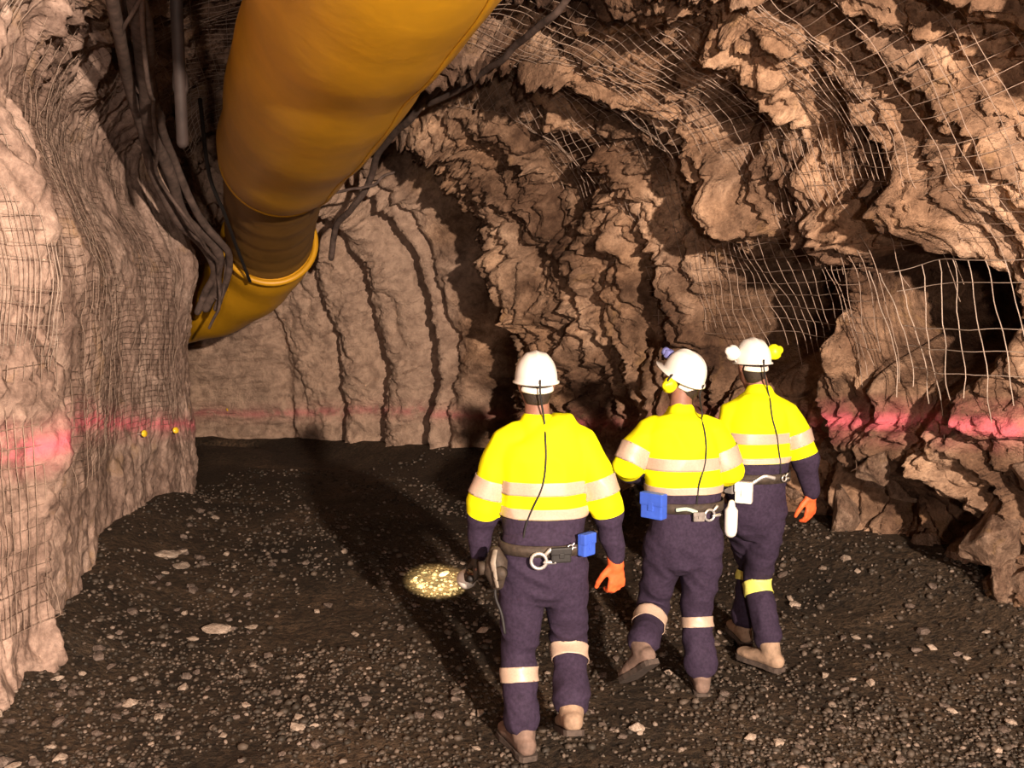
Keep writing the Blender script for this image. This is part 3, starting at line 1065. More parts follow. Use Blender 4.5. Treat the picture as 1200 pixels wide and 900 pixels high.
def make_person(J, opt):
    J = {k: np.array(v, float) for k, v in J.items()}
    fwd = unit(np.array([opt['face'][0], opt['face'][1], 0.0]))
    rt = np.array([fwd[1], -fwd[0], 0.0])
    base = (J['anL'] + J['anR']) / 2
    O = np.array([base[0], base[1], 0.0])
    root = empty('person', O)
    tag(root, opt['label'], 'person', 'three walkers in hard hats')
    W = np.linalg.norm(J['shR'] - J['shL']) / 2
    sm_ = (J['shL'] + J['shR']) / 2
    nb, wa, hp = J['neck'], J['waist'], J['hip']
    hd = J['head']
    hF = unit(opt['look']); hR = unit(np.cross(hF, UP)); hU = np.cross(hR, hF)
    hands = opt['hands']

    # ---- the body: one skin from head to feet
    mb = MB()

    def torso(k, grow):
        rows = [(nb, 0.062, 0.062), (lerp(nb, sm_, 0.55) - UP * 0.03, W * 0.60, 0.075), (sm_ - UP * 0.04, W - 0.01, 0.10), (lerp(sm_, wa, 0.3), W + 0.012, 0.122),
                (lerp(sm_, wa, 0.65), W + 0.004, 0.118), (wa, W - 0.01, 0.112), (hp, W, 0.118), (hp - UP * 0.08, W - 0.02, 0.11)]
        return loft([r[0] for r in rows], [(r[1] * k + grow, r[2] * k + grow) for r in rows], rt, 28, True, 2.3)

    mb.add(torso(0.92, 0))
    mb.add(loft([nb - UP * 0.04, lerp(nb, hd, 0.4), hd - hU * 0.02], [0.062, 0.056, 0.06], rt, 18))
    # skull, jaw, face
    mb.add(loft([hd - hU * 0.115 + hF * 0.035, hd - hU * 0.09 + hF * 0.03, hd - hU * 0.045 + hF * 0.015, hd, hd + hU * 0.05, hd + hU * 0.09],
                [(0.032, 0.035), (0.052, 0.062), (0.066, 0.083), (0.073, 0.092), (0.070, 0.090), (0.050, 0.064)], hR, 24))
    mb.add(loft([hd + hF * 0.085 + hU * 0.012, hd + hF * 0.108 - hU * 0.022, hd + hF * 0.112 - hU * 0.034, hd + hF * 0.092 - hU * 0.042],
                [0.008, 0.011, 0.014, 0.010], hR, 10))
    mb.add(loft([hd + hF * 0.082 + hU * 0.026 - hR * 0.04, hd + hF * 0.092 + hU * 0.026, hd + hF * 0.082 + hU * 0.026 + hR * 0.04], [0.008] * 3, hU, 8))
    mb.add(loft([hd + hF * 0.090 - hU * 0.064 - hR * 0.022, hd + hF * 0.096 - hU * 0.063, hd + hF * 0.090 - hU * 0.064 + hR * 0.022], [0.006, 0.008, 0.006], hU, 8))
    for sgn in (-1, 1):
        mb.add(loft([hd + hR * sgn * 0.070 + hU * 0.022 - hF * 0.012, hd + hR * sgn * 0.082 + hU * 0.0 - hF * 0.018, hd + hR * sgn * 0.074 - hU * 0.034 - hF * 0.006],
                    [(0.007, 0.015), (0.007, 0.018), (0.006, 0.010)], hR, 10))
    for s in 'LR':
        mb.add(loft([lerp(J['sh' + s], sm_, 0.35) - UP * 0.03, lerp(J['sh' + s], sm_, 0.12) - UP * 0.035, lerp(J['sh' + s], J['el' + s], 0.5), J['el' + s], lerp(J['el' + s], J['wr' + s], 0.3), J['wr' + s]],
                    [0.05, 0.046, 0.048, 0.042, 0.043, 0.027], fwd, 16))
        h = hands[s]
        for c in hand(J['wr' + s], h['d'], h['pn'], h['th'], h.get('curl', 0.5), 0.0095, 1.12):
            mb.add(c)
        mb.add(loft([J['hi' + s] + UP * 0.05, lerp(J['hi' + s], J['kn' + s], 0.4), J['kn' + s], lerp(J['kn' + s], J['an' + s], 0.35), J['an' + s]],
                    [0.085, 0.078, 0.056, 0.058, 0.038], rt, 18))
        ft = opt['feet'][s]; fd = unit(ft)
        fr_ = unit(np.cross(fd, UP)); fu = np.cross(fr_, fd)
        mb.add(loft([J['an' + s] - fd * 0.03 - fu * 0.05, J['an' + s] + fd * 0.05 - fu * 0.055, J['an' + s] + fd * 0.13 - fu * 0.065, J['an' + s] + fd * 0.175 - fu * 0.07],
                    [(0.03, 0.03), (0.036, 0.03), (0.042, 0.02), (0.036, 0.015)], fr_, 14))
    me = remesh('body', mb, 0.0085, 3)
    finish(me, 'body', [M['skin']], root, O)
    for sgn in (-1, 1):
        c = hd + hF * 0.083 + hU * 0.008 + hR * sgn * 0.032
        e = mesh_obj('eye', *loft([c - hF * 0.004, c + hF * 0.004], [0.010, 0.010], hU, 10), M['white'], root, True, O)

    # ---- hair below the hat
    hm = MB()
    hm.add(loft([hd - hU * 0.055 - hF * 0.035, hd - hU * 0.02 - hF * 0.022, hd + hU * 0.05 - hF * 0.012], [(0.060, 0.060), (0.074, 0.080), (0.072, 0.084)], hR, 24))
    hm.obj('hair', M['hair'], root, True, O)

    # ---- shirt
    mb = MB()
    rows = [(nb - UP * 0.030, 0.076, 0.070), (nb - UP * 0.042, 0.100, 0.084), (lerp(nb, sm_, 0.62), W * 0.86, 0.104), (sm_ - UP * 0.012, W + 0.012, 0.122),
            (lerp(sm_, wa, 0.25), W + 0.030, 0.138), (lerp(sm_, wa, 0.55), W + 0.024, 0.140), (lerp(sm_, wa, 0.85), W + 0.020, 0.138), (wa, W + 0.018, 0.136),
            (lerp(wa, hp, 0.55), W + 0.008, 0.128)]
    mb.add(loft([r[0] for r in rows], [(r[1], r[2]) for r in rows], rt, 32, True, 2.35))
    for s in 'LR':
        a, e, w_ = J['sh' + s], J['el' + s], J['wr' + s]
        mb.add(loft([lerp(a, sm_, 0.35) - UP * 0.012, lerp(a, sm_, 0.08) - UP * 0.022, lerp(a, e, 0.5), lerp(a, e, 0.85), e, lerp(e, w_, 0.25), lerp(e, w_, 0.35), lerp(e, w_, 0.6), lerp(e, w_, 0.95)],
                    [0.078, 0.076, 0.078, 0.080, 0.079, 0.070, 0.060, 0.054, 0.042], fwd, 20))
    me = remesh('shirt', mb, 0.010, 4)
    wrinkle(me, 0.0105, 7.0, 0.8, opt['seed'])
    bm = bmesh.new(); bm.from_mesh(me)

    def centers(bm_):
        bm_.faces.ensure_lookup_table()
        return np.array([f.calc_center_median()[:] for f in bm_.faces])

    def regions(C):
        """0 torso, 1 left arm, 2 right arm and the parameter along the arm"""
        kk = np.clip((sm_[2] - C[:, 2]) / max(0.05, sm_[2] - wa[2]), 0, 1.3)
        q = C - (sm_[None] + (wa - sm_)[None] * kk[:, None])
        bd = np.sqrt((q @ rt / (W + 0.03)) ** 2 + (q @ fwd / 0.15) ** 2)
        bs = np.zeros(len(C), int); bk = np.zeros(len(C))
        for n_, s in ((1, 'L'), (2, 'R')):
            d1_, k1 = seg_dist_v(C, J['sh' + s], J['el' + s])
            d2_, k2 = seg_dist_v(C, J['el' + s], J['wr' + s])
            d_ = np.minimum(d1_, d2_) / 0.088
            m_ = (d_ < bd) & ~((d1_ < d2_) & (k1 < 0.25))
            bs[m_] = n_; bd = np.where(m_, d_, bd)
            bk = np.where(m_, np.where((d1_ < d2_) & (k1 < 0.999), k1, 1 + k2), bk)
        return bs, bk

    hem = opt['hem']          # z of lower edge of the yellow
    bands = opt['bands']      # [(z0, z1)] on the torso
    for z in [hem] + [q for b in bands for q in b]:
        bs, _ = regions(centers(bm))
        cut_band(bm, [f for f, r_ in zip(bm.faces, bs) if r_ == 0], (0, 0, z), (0, 0, 1))
    for n_, s in ((1, 'L'), (2, 'R')):
        e, w_, a = J['el' + s], J['wr' + s], J['sh' + s]
        for k in opt['sleeve']:
            bs, _ = regions(centers(bm))
            fs = [f for f, r_ in zip(bm.faces, bs) if r_ == n_]
            if k <= 1: cut_band(bm, fs, lerp(a, e, k), unit(e - a))
            else: cut_band(bm, fs, lerp(e, w_, k - 1), unit(w_ - e))
    bm.normal_update()
    tfaces = {i: [] for i in range(len(bands))}; sf = {'L': [], 'R': []}
    ks = opt['sleeve']
    C = centers(bm); bs, bk = regions(C)
    for f, c, s, k in zip(bm.faces, C, bs, bk):
        f.material_index = 0
        if s == 0:
            if c[2] < hem: f.material_index = 1
            for i, (z0, z1) in enumerate(bands):
                if z0 < c[2] < z1: tfaces[i].append(f)
        else:
            s = 'TLR'[s]
            def along(kk):
                e, w_, a = J['el' + s], J['wr' + s], J['sh' + s]
                if kk <= 1: return np.dot(c - lerp(a, e, kk), unit(e - a))
                return np.dot(c - lerp(e, w_, kk - 1), unit(w_ - e))
            if along(ks[2]) > 0 and k > 0.8: f.material_index = 1
            if along(ks[0]) > 0 and along(ks[1]) < 0 and k < max(1.0, ks[1] + 0.1): sf[s].append(f)
    bandgeo = [extract(bm, tfaces[i], 0.004) for i in tfaces] + [extract(bm, sf[s], 0.004) for s in 'LR']
    tree = BVHTree.FromBMesh(bm)
    bm.to_mesh(me); bm.free()
    sh = finish(me, 'shirt', [M['yellow'], M['navy']], root, O)
    for V, F in bandgeo:
        if not F: continue
        o = mesh_obj('reflective_band', V, F, M['tape'], sh, True, O)
        sl = o.modifiers.new('thick', 'SOLIDIFY'); sl.thickness = 0.003; sl.offset = 1

    # ---- trousers
    mb = MB()
    mid = (J['hiL'] + J['hiR']) / 2
    rows = [(hp + UP * 0.10, W + 0.004, 0.130), (hp + UP * 0.03, W + 0.010, 0.140), (lerp(hp, mid, 0.6), W + 0.012, 0.146), (mid - UP * 0.03, W + 0.0, 0.135)]
    mb.add(loft([r[0] for r in rows], [(r[1], r[2]) for r in rows], rt, 30, True, 2.3))
    lr = opt.get('leg', 1.0)
    for s in 'LR':
        h_, k_, a_ = J['hi' + s], J['kn' + s], J['an' + s]
        mb.add(loft([h_ + UP * 0.02, lerp(h_, k_, 0.3), lerp(h_, k_, 0.65), k_, lerp(k_, a_, 0.3), lerp(k_, a_, 0.62), lerp(k_, a_, 0.82)],
                    [(0.106 * lr, 0.118), (0.102 * lr, 0.110), (0.092 * lr, 0.096), (0.082 * lr, 0.086), (0.078 * lr, 0.082), (0.077 * lr, 0.080), (0.085 * lr, 0.092)], rt, 22))
    me = remesh('trousers', mb, 0.010, 4)
    wrinkle(me, 0.0115, 7.5, 1.5, opt['seed'] + 5)
    bm = bmesh.new(); bm.from_mesh(me)
    geo = []
    for s in 'LR':
        k_, a_ = J['kn' + s], J['an' + s]
        ax = unit(a_ - k_); L = np.linalg.norm(a_ - k_)
        b0, b1 = opt['shin'][s]
        ot = 'R' if s == 'L' else 'L'

        def mine():
            C = centers(bm)
            d0, _ = seg_dist_v(C, k_, a_); d1_, _ = seg_dist_v(C, J['kn' + ot], J['an' + ot]); d2_, _ = seg_dist_v(C, J['hi' + s], k_)
            return C, (d0 < d1_) & (d0 <= d2_ + 0.002) & (d0 < 0.16)
        for k in (b0, b1):
            C, m_ = mine()
            cut_band(bm, [f for f, q in zip(bm.faces, m_) if q], k_ + ax * L * k, ax)
        bm.normal_update()
        C, m_ = mine()
        al = (C - k_) @ ax
        fs = [f for f, q in zip(bm.faces, m_ & (al > b0 * L) & (al < b1 * L)) if q]
        geo.append((s, extract(bm, fs, 0.004)))
    tree2 = BVHTree.FromBMesh(bm)
    bm.to_mesh(me); bm.free()
    tr = finish(me, 'trousers', [M['navy']], root, O)
    for s, (V, F) in geo:
        if not F: continue
        o = mesh_obj('reflective_band', V, F, M[opt['shintape']], tr, True, O)
        sl = o.modifiers.new('thick', 'SOLIDIFY'); sl.thickness = 0.003; sl.offset = 1

    # ---- boots
    for s in 'LR':
        an = J['an' + s]; bs_ = opt.get('bs', {}).get(s, 1.14); fd = unit(opt['feet'][s]); fr_ = unit(np.cross(fd, UP)); fu = np.cross(fr_, fd)
        mb = MB()
        sh_ax = unit(J['kn' + s] - an)
        mb.add(loft([an + sh_ax * 0.055, an + sh_ax * 0.02, an - fu * 0.03 - fd * 0.008], [(0.050, 0.056), (0.048, 0.054), (0.044, 0.052)], fr_, 18))
        mb.add(loft([an - fd * 0.045 - fu * 0.045, an + fd * 0.01 - fu * 0.04, an + fd * 0.07 - fu * 0.045, an + fd * 0.13 - fu * 0.056, an + fd * 0.185 - fu * 0.060],
                    [(0.037, 0.038), (0.042, 0.040), (0.045, 0.036), (0.051, 0.027), (0.044, 0.024)], fr_, 18, True, 2.4))
        mb.V = [an - fu * 0.094 + (v - (an - fu * 0.094)) * bs_ for v in mb.V]
        me = remesh('boot', mb, 0.008, 3)
        bt = finish(me, 'boot', [M[opt['boot'][s]]], root, O)
        V = []; F = []
        prof = [(-0.075, 0.026), (-0.06, 0.037), (-0.03, 0.041), (0.02, 0.038), (0.08, 0.044), (0.13, 0.052), (0.18, 0.050), (0.205, 0.036), (0.215, 0.018)]
        outl = [(x, y) for x, y in prof] + [(x, -y) for x, y in prof[::-1]]
        n = len(outl)
        for lev in (-0.068, -0.094):
            for x, y in outl:
                V.append(an + fd * x * bs_ + fr_ * y * bs_ + fu * (lev + 0.0))
        F = [(i, (i + 1) % n, n + (i + 1) % n, n + i) for i in range(n)] + [tuple(range(n))[::-1], tuple(range(n, 2 * n))]
        mesh_obj('sole', V, F, M['sole'], bt, False, O)

    # ---- gloves
    for s in 'LR':
        h = hands[s]
        mb = MB()
        for c in hand(J['wr' + s], h['d'], h['pn'], h['th'], h.get('curl', 0.5), 0.0135, 1.17):
            mb.add(c)
        arm = unit(J['wr' + s] - J['el' + s])
        mb.add(loft([J['wr' + s] - arm * 0.035, J['wr' + s] + unit(h['d']) * 0.03], [(0.040, 0.036), (0.040, 0.029)], np.cross(h['d'], h['pn']), 16))
        me = remesh('glove', mb, 0.0062, 2)
        g = finish(me, 'glove', [M[h.get('mat', 'orange')]], root, O)
        g['label'] = h.get('glabel', 'orange work glove')

    # ---- hard hat
    tilt = opt.get('tilt', 0.0)
    F_ = unit(hF * math.cos(tilt) + hU * math.sin(tilt)); U_ = np.cross(hR, F_)
    hc = hd + hU * 0.012 - hF * 0.004
    na = 48; V = []; F = []
    lev = []
    for q in np.linspace(0.0, 1.0, 12):
        g = q * math.pi / 2
        lev.append((math.cos(g) ** 0.82 if q < 1 else 0.0, math.sin(g) ** 0.9))
    A_, B_, H_ = 0.097, 0.122, 0.135
    ringsets = []
    # underside, lip, then dome
    for (k, z, br) in [(0.93, 0.004, 0.0), (1.0, -0.006, 1.0), (1.0, 0.001, 1.0), (1.0, 0.006, 0.0)]:
        ringsets.append(('b', k, z, br))
    for (k, z) in lev[1:-1]:
        ringsets.append(('d', k, z, 0))
    for (typ, k, z, br) in ringsets:
        for j in range(na):
            g = 2 * math.pi * j / na
            c, s_ = math.cos(g), math.sin(g)     # c: right, s_: front
            if typ == 'b':
                peak = 0.010 + 0.050 * max(0, s_) ** 2.5
                p = hR * c * (A_ * k + br * 0.009) + F_ * s_ * (B_ * k + br * peak) + U_ * (z - br * 0.010 * max(0, s_))
            else:
                x = A_ * k * c
                ridge = 0.006 * math.exp(-(x / 0.012) ** 2) + 0.004 * math.exp(-((abs(x) - 0.045) / 0.010) ** 2)
                p = hR * x + F_ * s_ * B_ * k + U_ * (H_ * z + ridge * z)
            V.append(hc + p)
    m = len(ringsets)
    V.append(hc + U_ * (H_ + 0.006))
    for i in range(m - 1):
        for j in range(na):
            j2 = (j + 1) % na
            F.append((i * na + j, i * na + j2, (i + 1) * na + j2, (i + 1) * na + j))
    for j in range(na):
        F.append(((m - 1) * na + j, (m - 1) * na + (j + 1) % na, len(V) - 1))
    hat = mesh_obj('hard_hat', V, F, M['helmet'], root, True, O)
    hat['label'] = 'white hard hat'
    # nape strap and lamp cord clip
    ns = [hc + hR * math.sin(g) * 0.078 - F_ * math.cos(g) * 0.100 - U_ * (0.022 + 0.012 * math.cos(g)) for g in np.linspace(-1.1, 1.1, 15)]
    mesh_obj('nape_strap', *loft(ns, [(0.004, 0.014)] * 15, F_, 8), M['white'], hat, True, O)
    lp = MB()
    lc = hc + F_ * (B_ + 0.012) + U_ * 0.055
    lp.box(lc, hR, F_, U_, 0.024, 0.014, 0.022, 0.006)
    lp.add(loft([lc + F_ * 0.010, lc + F_ * 0.034], [0.022, 0.025], hR, 18, caps=False))
    lmp = lp.obj('cap_lamp', M[opt.get('lamp', 'black')], hat, True, O)
    for (off, mat_, raised) in opt.get('muffs', []):
        sgn = off
        if raised:
            cc = hc + hR * sgn * 0.134 + U_ * 0.060 - F_ * 0.012
            st = hc + hR * sgn * 0.102 + U_ * 0.015
            ax = unit(hR * sgn * 0.9 + U_ * 0.35 - F_ * 0.25)
        else:
            cc = hc + hR * sgn * 0.104 - U_ * 0.045 - F_ * 0.004
            st = hc + hR * sgn * 0.106 + U_ * 0.02
            ax = hR * sgn
        cup = MB()
        cup.add(loft([cc - ax * 0.016, cc - ax * 0.004, cc + ax * 0.014, cc + ax * 0.024], [(0.044, 0.036), (0.045, 0.037), (0.039, 0.032), (0.024, 0.02)], U_, 22))
        c_o = cup.obj('ear_muff', M[mat_], hat, True, O)
        mesh_obj('muff_arm', *loft([st - U_ * 0.005, lerp(st, cc, 0.5) + ax * 0.02, cc + ax * 0.022], [(0.006, 0.004)] * 3, F_, 8), M['black'] if not raised else M['white'], hat, True, O)

    # ---- cord of the cap lamp down the back
    def back(x, z, tr_=tree, out=0.006):
        hit = tr_.ray_cast(Vector((x, sm_[1] - 1.2, z)), Vector((0, 1, 0)))
        y = hit[0].y if hit[0] is not None else sm_[1] - 0.12
        return np.array([x, y - out, z])
    cp = [hc - F_ * (B_ + 0.010) + U_ * 0.02, hc - F_ * (B_ + 0.014) - U_ * 0.04]
    cs = smooth_path([(x, 0, z) for x, z in opt['cord']], 16)
    cp += [back(x, z) for x, _, z in cs]
    mesh_obj('lamp_cord', *loft(smooth_path(cp, 60), [0.0045] * 60, rt, 8), M['black'], root, True, O)

    # ---- belt and what hangs on it
    bz = opt['belt_z']
    bc = lerp(wa, hp, np.clip((wa[2] - bz) / (wa[2] - hp[2]), 0, 1)); bc[2] = bz
    V = []; F = []
    nb_ = 56; ea, eb = W + 0.024, 0.156
    for g in np.linspace(0, 2 * math.pi, nb_, endpoint=False):
        c, s_ = math.cos(g), math.sin(g)
        cx_ = np.sign(c) * abs(c) ** (2 / 2.3); sx_ = np.sign(s_) * abs(s_) ** (2 / 2.3)
        for (gr, dz) in ((0, -0.025), (0.009, -0.025), (0.009, 0.025), (0, 0.025)):
            V.append(bc + rt * cx_ * (ea + gr) + fwd * sx_ * (eb + gr) + UP * dz)
    for i in range(nb_):
        for j in range(4):
            i2 = (i + 1) % nb_; j2 = (j + 1) % 4
            F.append((i * 4 + j, i2 * 4 + j, i2 * 4 + j2, i * 4 + j2))
    belt = mesh_obj('tool_belt', V, F, M['leather'], root, True, O)

    def on_belt(x):
        """point on the back of the belt at sideways offset x and its outward normal"""
        k = np.clip(x / (ea + 0.009), -0.999, 0.999)
        yb = (1 - abs(k) ** 2.3) ** (1 / 2.3)
        p = bc + rt * x - fwd * yb * (eb + 0.009)
        n = unit(rt * np.sign(k) * abs(k) ** 1.3 / ea - fwd * yb ** 1.3 / eb)
        return p, n
    for it in opt['gear']:
        p, n = on_belt(it.get('x', 0.0)); p = p + UP * it.get('dz', 0)
        tdir = unit(np.cross(UP, n))
        kind = it['kind']
        if kind == 'ring':
            c = p + n * 0.016
            R = it['r']
            b = MB(); b.add(torus(c, tdir, UP, R, R * 0.24, 28, 8))
            b.add(loft([c + tdir * R * 0.7 + UP * R * 0.7, c + tdir * R * 1.5 + UP * R * 1.5], [R * 0.22, R * 0.3], n, 8))
            b.add(loft([c + tdir * R * 0.8 - UP * R * 0.2, c + tdir * R * 2.1 - UP * R * 0.1], [R * 0.25, R * 0.3], n, 8))
            o = b.obj('carabiner', M['steel'], belt, True, O); o['label'] = 'bright steel carabiner ring'
        elif kind == 'box':
            b = MB(); hx, hy, hz = it['s']
            c = p + n * (hy + 0.002)
            b.box(c, tdir, n, UP, hx, hy, hz, 0.008)
            b.box(c + UP * hz * 0.55 + n * hy * 0.4, tdir, n, UP, hx * 1.06, hy * 0.75, hz * 0.5, 0.006)
            b.box(c + n * hy, tdir, n, UP, hx * 0.25, 0.006, hz * 0.35, 0.003)
            o = b.obj(it['name'], M[it['mat']], belt, False, O); o['label'] = it['label']
        elif kind == 'bottle':
            b = MB(); r_, L = it['s']; c = p + n * (r_ + 0.004)
            tl = unit(UP + tdir * it.get('lean', 0.0))
            b.add(loft([c - tl * L, c - tl * L * 0.5, c + tl * L * 0.5, c + tl * L * 0.75, c + tl * L], [r_ * 0.95, r_, r_, r_ * 0.6, r_ * 0.5], tdir, 18))
            o = b.obj(it['name'], M[it['mat']], belt, True, O); o['label'] = it['label']
        elif kind == 'strap':
            q = [on_belt(x_)[0] + on_belt(x_)[1] * 0.014 + UP * dz_ for x_, dz_ in it['path']]
            mesh_obj(it['name'], *loft(smooth_path(q, 16), [(0.010, 0.004)] * 16, UP, 8), M[it['mat']], belt, True, O)
        elif kind == 'mask':
            b = MB(); c = p + n * 0.06
            b.add(loft([c + UP * 0.06 - tdir * 0.01, c + UP * 0.02, c - UP * 0.03 + n * 0.01, c - UP * 0.085], [(0.030, 0.025), (0.052, 0.045), (0.056, 0.048), (0.036, 0.03)], tdir, 18))
            for sg in (-1, 1):
                cc = c + tdir * sg * 0.05 - UP * 0.02 + n * 0.02
                b.add(loft([cc, cc + (tdir * sg * 0.5 + n) * 0.03], [0.030, 0.031], UP, 16, caps=False))
            o = b.obj('respirator', M['leather'], belt, True, O); o['label'] = 'dark respirator hanging from belt'
            pl = loft([c + UP * 0.075 + n * 0.03 + tdir * 0.02, c + n * 0.058 + tdir * 0.035 + UP * 0.03, c + n * 0.055 + tdir * 0.045 - UP * 0.03, c + n * 0.045 + tdir * 0.05 - UP * 0.08],
                      [(0.014, 0.005), (0.017, 0.006), (0.014, 0.006), (0.010, 0.005)], tdir, 10)
            mesh_obj('visor', *pl, M['greymask'], o, True, O)
            cd = smooth_path([c - UP * 0.07, c - UP * 0.14 + n * 0.01, c - UP * 0.22 + tdir * 0.03, c - UP * 0.30 + tdir * 0.05], 20)
            mesh_obj('hose', *loft(cd, [0.007] * 20, tdir, 8), M['black'], belt, True, O)
    return root, J


dn = (0, 0, -1)
pa, JA = make_person(
    dict(head=(0.109, 4.64, 1.712), neck=(0.116, 4.6, 1.559), shL=(-0.031, 4.6, 1.473), shR=(0.322, 4.6, 1.473), elL=(-0.128, 4.6, 1.155), elR=(0.428, 4.58, 1.165),
         wrL=(-0.160, 4.68, 0.89), wrR=(0.482, 4.62, 0.885), waist=(0.147, 4.6, 1.124), hip=(0.145, 4.58, 0.929), hiL=(0.047, 4.58, 0.856), hiR=(0.241, 4.58, 0.856),
         knL=(0.032, 4.63, 0.455), knR=(0.27, 4.68, 0.49), anL=(0.051, 4.5, 0.105), anR=(0.268, 4.42, 0.245)),
    dict(label='nearest walker, leftmost, in yellow and navy workwear, holding a lit torch', face=(-0.05, 1), look=(-0.12, 1, 0.02), seed=1,
         hands=dict(L=dict(d=(-0.10, 0.30, -0.95), pn=(-0.95, 0.1, 0.1), th=(0.0, 1, 0.2), curl=1.2, mat='leather', glabel='dark work glove'),
                    R=dict(d=(0.05, 0.10, -1), pn=(-0.35, 0.95, 0.1), th=(-1, -0.3, 0.1), curl=0.75)),
         feet=dict(L=(-0.32, 0.95, -0.02), R=(-0.05, 0.93, -0.34)), boot=dict(L='tan_dark', R='tan'), bs=dict(L=1.22, R=1.25),
         hem=1.118, bands=[(1.12, 1.168), (1.228, 1.288)], sleeve=(0.60, 0.86, 1.14), shin=dict(L=(0.20, 0.38), R=(0.12, 0.32)), shintape='tape',
         cord=[(0.145, 1.55), (0.150, 1.40), (0.135, 1.28), (0.085, 1.16), (0.06, 1.09), (0.05, 1.02)], belt_z=0.985, lamp='black', muffs=[],
         gear=[dict(kind='ring', x=-0.035, dz=-0.035, r=0.034), dict(kind='ring', x=0.10, dz=0.02, r=0.012),
               dict(kind='box', x=0.165, dz=0.025, s=(0.038, 0.022, 0.050), name='pouch', mat='blue', label='bright blue belt pouch'),
               dict(kind='box', x=0.06, dz=-0.01, s=(0.045, 0.014, 0.034), name='pouch', mat='black', label='flat black belt pouch'),
               dict(kind='mask', x=-0.175, dz=-0.06)]))
pb, JB = make_person(
    dict(head=(0.892, 5.32, 1.665), neck=(0.875, 5.28, 1.512), shL=(0.700, 5.27, 1.41), shR=(1.050, 5.27, 1.41), elL=(0.598, 5.22, 1.215), elR=(1.135, 5.27, 1.19),
         wrL=(0.70, 5.50, 1.10), wrR=(1.10, 5.55, 1.02), waist=(0.899, 5.27, 1.062), hip=(0.904, 5.25, 0.866), hiL=(0.803, 5.25, 0.795), hiR=(1.008, 5.25, 0.795),
         knL=(0.765, 5.36, 0.43), knR=(0.985, 5.30, 0.42), anL=(0.655, 5.02, 0.300), anR=(1.001, 5.2, 0.098)),
    dict(label='middle walker looking up to the left, wearing yellow ear muffs and blue belt box', face=(-0.1, 1), look=(-0.72, 0.74, 0.10), seed=2,
         hands=dict(L=dict(d=(0.5, 0.8, -0.2), pn=(0.6, -0.3, -0.5), th=(0, 0, 1), curl=0.7), R=dict(d=(-0.5, 0.8, -0.2), pn=(-0.6, -0.3, -0.5), th=(0, 0, 1), curl=0.7)),
         feet=dict(L=(-0.35, 0.72, -0.60), R=(0.10, 1, -0.02)), boot=dict(L='tan_dark', R='tan_dark'),
         hem=1.080, bands=[(1.082, 1.120), (1.205, 1.268)], sleeve=(0.50, 0.92, 1.16), shin=dict(L=(0.30, 0.48), R=(0.10, 0.26)), shintape='tape',
         cord=[(0.965, 1.50), (0.985, 1.38), (0.985, 1.26), (0.955, 1.14), (0.945, 1.03)], belt_z=1.015, lamp='bluegrey', tilt=0.36, muffs=[(-1, 'muff', False), (1, 'muff', False)],
         gear=[dict(kind='box', x=-0.168, dz=0.018, s=(0.062, 0.030, 0.065), name='rescue_box', mat='blue', label='bright blue box on belt'),
               dict(kind='strap', name='tether', mat='strap', path=[(-0.08, 0.0), (-0.03, 0.005), (0.02, -0.012)]),
               dict(kind='ring', x=0.085, dz=-0.03, r=0.028), dict(kind='box', x=0.03, dz=-0.035, s=(0.03, 0.012, 0.024), name='pouch', mat='grey', label='small grey belt pouch'),
               dict(kind='bottle', x=0.195, dz=-0.065, s=(0.034, 0.075), name='bottle', mat='white', label='white bottle on belt', lean=0.08)]))
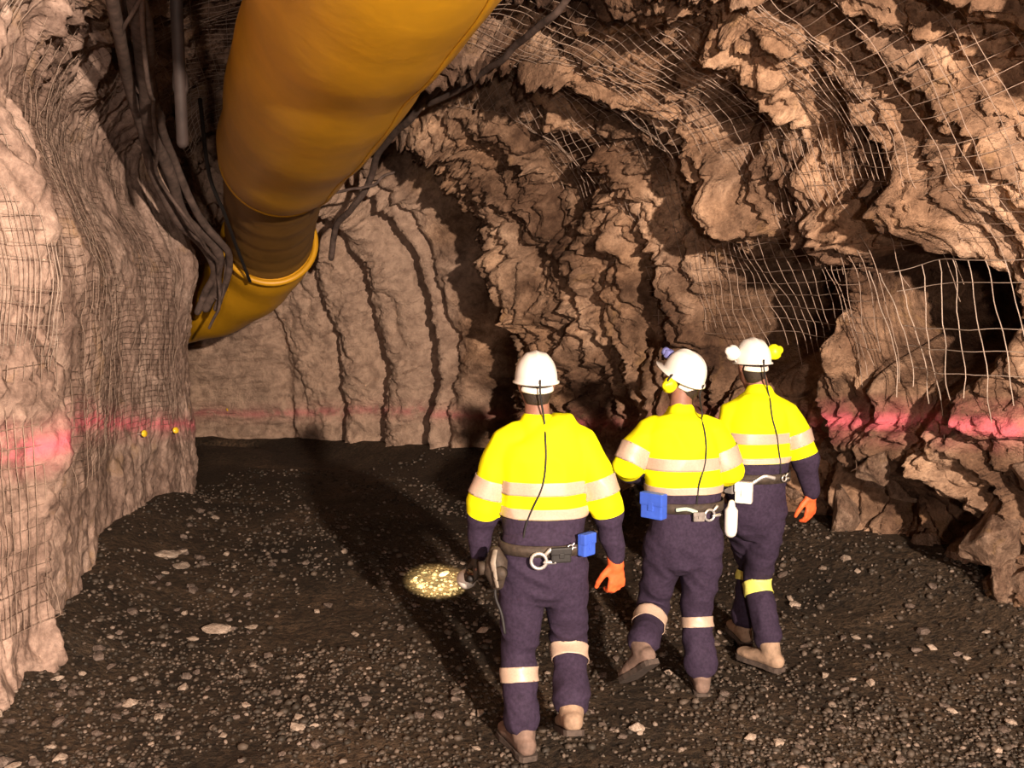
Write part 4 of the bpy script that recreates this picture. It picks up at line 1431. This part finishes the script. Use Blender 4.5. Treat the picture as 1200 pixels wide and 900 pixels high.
pc, JC = make_person(
    dict(head=(1.338, 5.68, 1.700), neck=(1.375, 5.64, 1.568), shL=(1.222, 5.64, 1.450), shR=(1.525, 5.62, 1.456), elL=(1.18, 5.62, 1.20), elR=(1.628, 5.6, 1.195),
         wrL=(1.26, 5.88, 1.02), wrR=(1.685, 5.66, 0.975), waist=(1.362, 5.62, 1.144), hip=(1.353, 5.6, 0.954), hiL=(1.268, 5.62, 0.88), hiR=(1.440, 5.6, 0.88),
         knL=(1.42, 5.93, 0.48), knR=(1.404, 5.72, 0.47), anL=(1.372, 5.86, 0.125), anR=(1.440, 5.5, 0.110)),
    dict(label='farthest walker, rightmost, with ear muffs raised beside the white hat', face=(-0.18, 1), look=(-0.25, 1, -0.04), seed=3, leg=0.88,
         hands=dict(L=dict(d=(0.3, 0.8, -0.2), pn=(0.6, -0.3, -0.5), th=(0, 0, 1), curl=0.7), R=dict(d=(0.03, 0.10, -1), pn=(-0.6, 0.8, 0.1), th=(-0.8, -0.6, 0.1), curl=0.5)),
         feet=dict(L=(-0.1, 1, 0.05), R=(-0.55, 0.83, -0.02)), boot=dict(L='tan', R='tan'), bs=dict(L=1.05, R=1.12),
         hem=1.172, bands=[(1.174, 1.205), (1.282, 1.34)], sleeve=(0.48, 0.74, 0.97), shin=dict(L=(0.10, 0.25), R=(0.06, 0.24)), shintape='tape_y',
         cord=[(1.405, 1.55), (1.415, 1.42), (1.445, 1.30), (1.465, 1.18), (1.47, 1.08)], belt_z=1.095, lamp='black', muffs=[(-1, 'white', True), (1, 'muff', True)],
         gear=[dict(kind='box', x=-0.120, dz=-0.065, s=(0.045, 0.026, 0.058), name='pouch', mat='white', label='pale grey belt pouch'),
               dict(kind='strap', name='tether', mat='steel', path=[(-0.09, -0.02), (-0.03, 0.02), (0.03, 0.01)]), dict(kind='ring', x=0.085, dz=0.005, r=0.016),
               dict(kind='box', x=-0.165, dz=-0.03, s=(0.03, 0.024, 0.05), name='pouch', mat='grey', label='dark grey belt pouch')]))

# ------------------------------------------------------------------ torch in the nearest walker's left hand
hl = np.array((-0.205, 4.74, 0.765))
aim = unit(np.array((-0.535, 7.1, 0.0)) - hl)
tor = empty('hand_torch', hl)
tag(tor, 'white hand torch held low by the nearest walker, beam on the floor', 'torch')
sd = unit(np.cross(aim, UP))
mesh_obj('barrel', *loft([hl - aim * 0.09, hl + aim * 0.07], [0.016, 0.016], sd, 18), M['black'], tor, True, hl)
mesh_obj('torch_head', *loft([hl + aim * 0.06, hl + aim * 0.09, hl + aim * 0.135, hl + aim * 0.14], [0.020, 0.042, 0.048, 0.048], sd, 24, caps=False), M['white'], tor, True, hl)
mesh_obj('lens', *loft([hl + aim * 0.139, hl + aim * 0.144], [0.044, 0.042], sd, 24, caps=False), M['lens'], tor, True, hl)
tl = spot('torch_beam', tuple(hl + aim * 0.16), (-0.535, 7.1, 0.0), 9000, 8.0, 0.01, (1.0, 0.80, 0.38), 1.0)
tl.scale = (1.5, 0.8, 1.0)
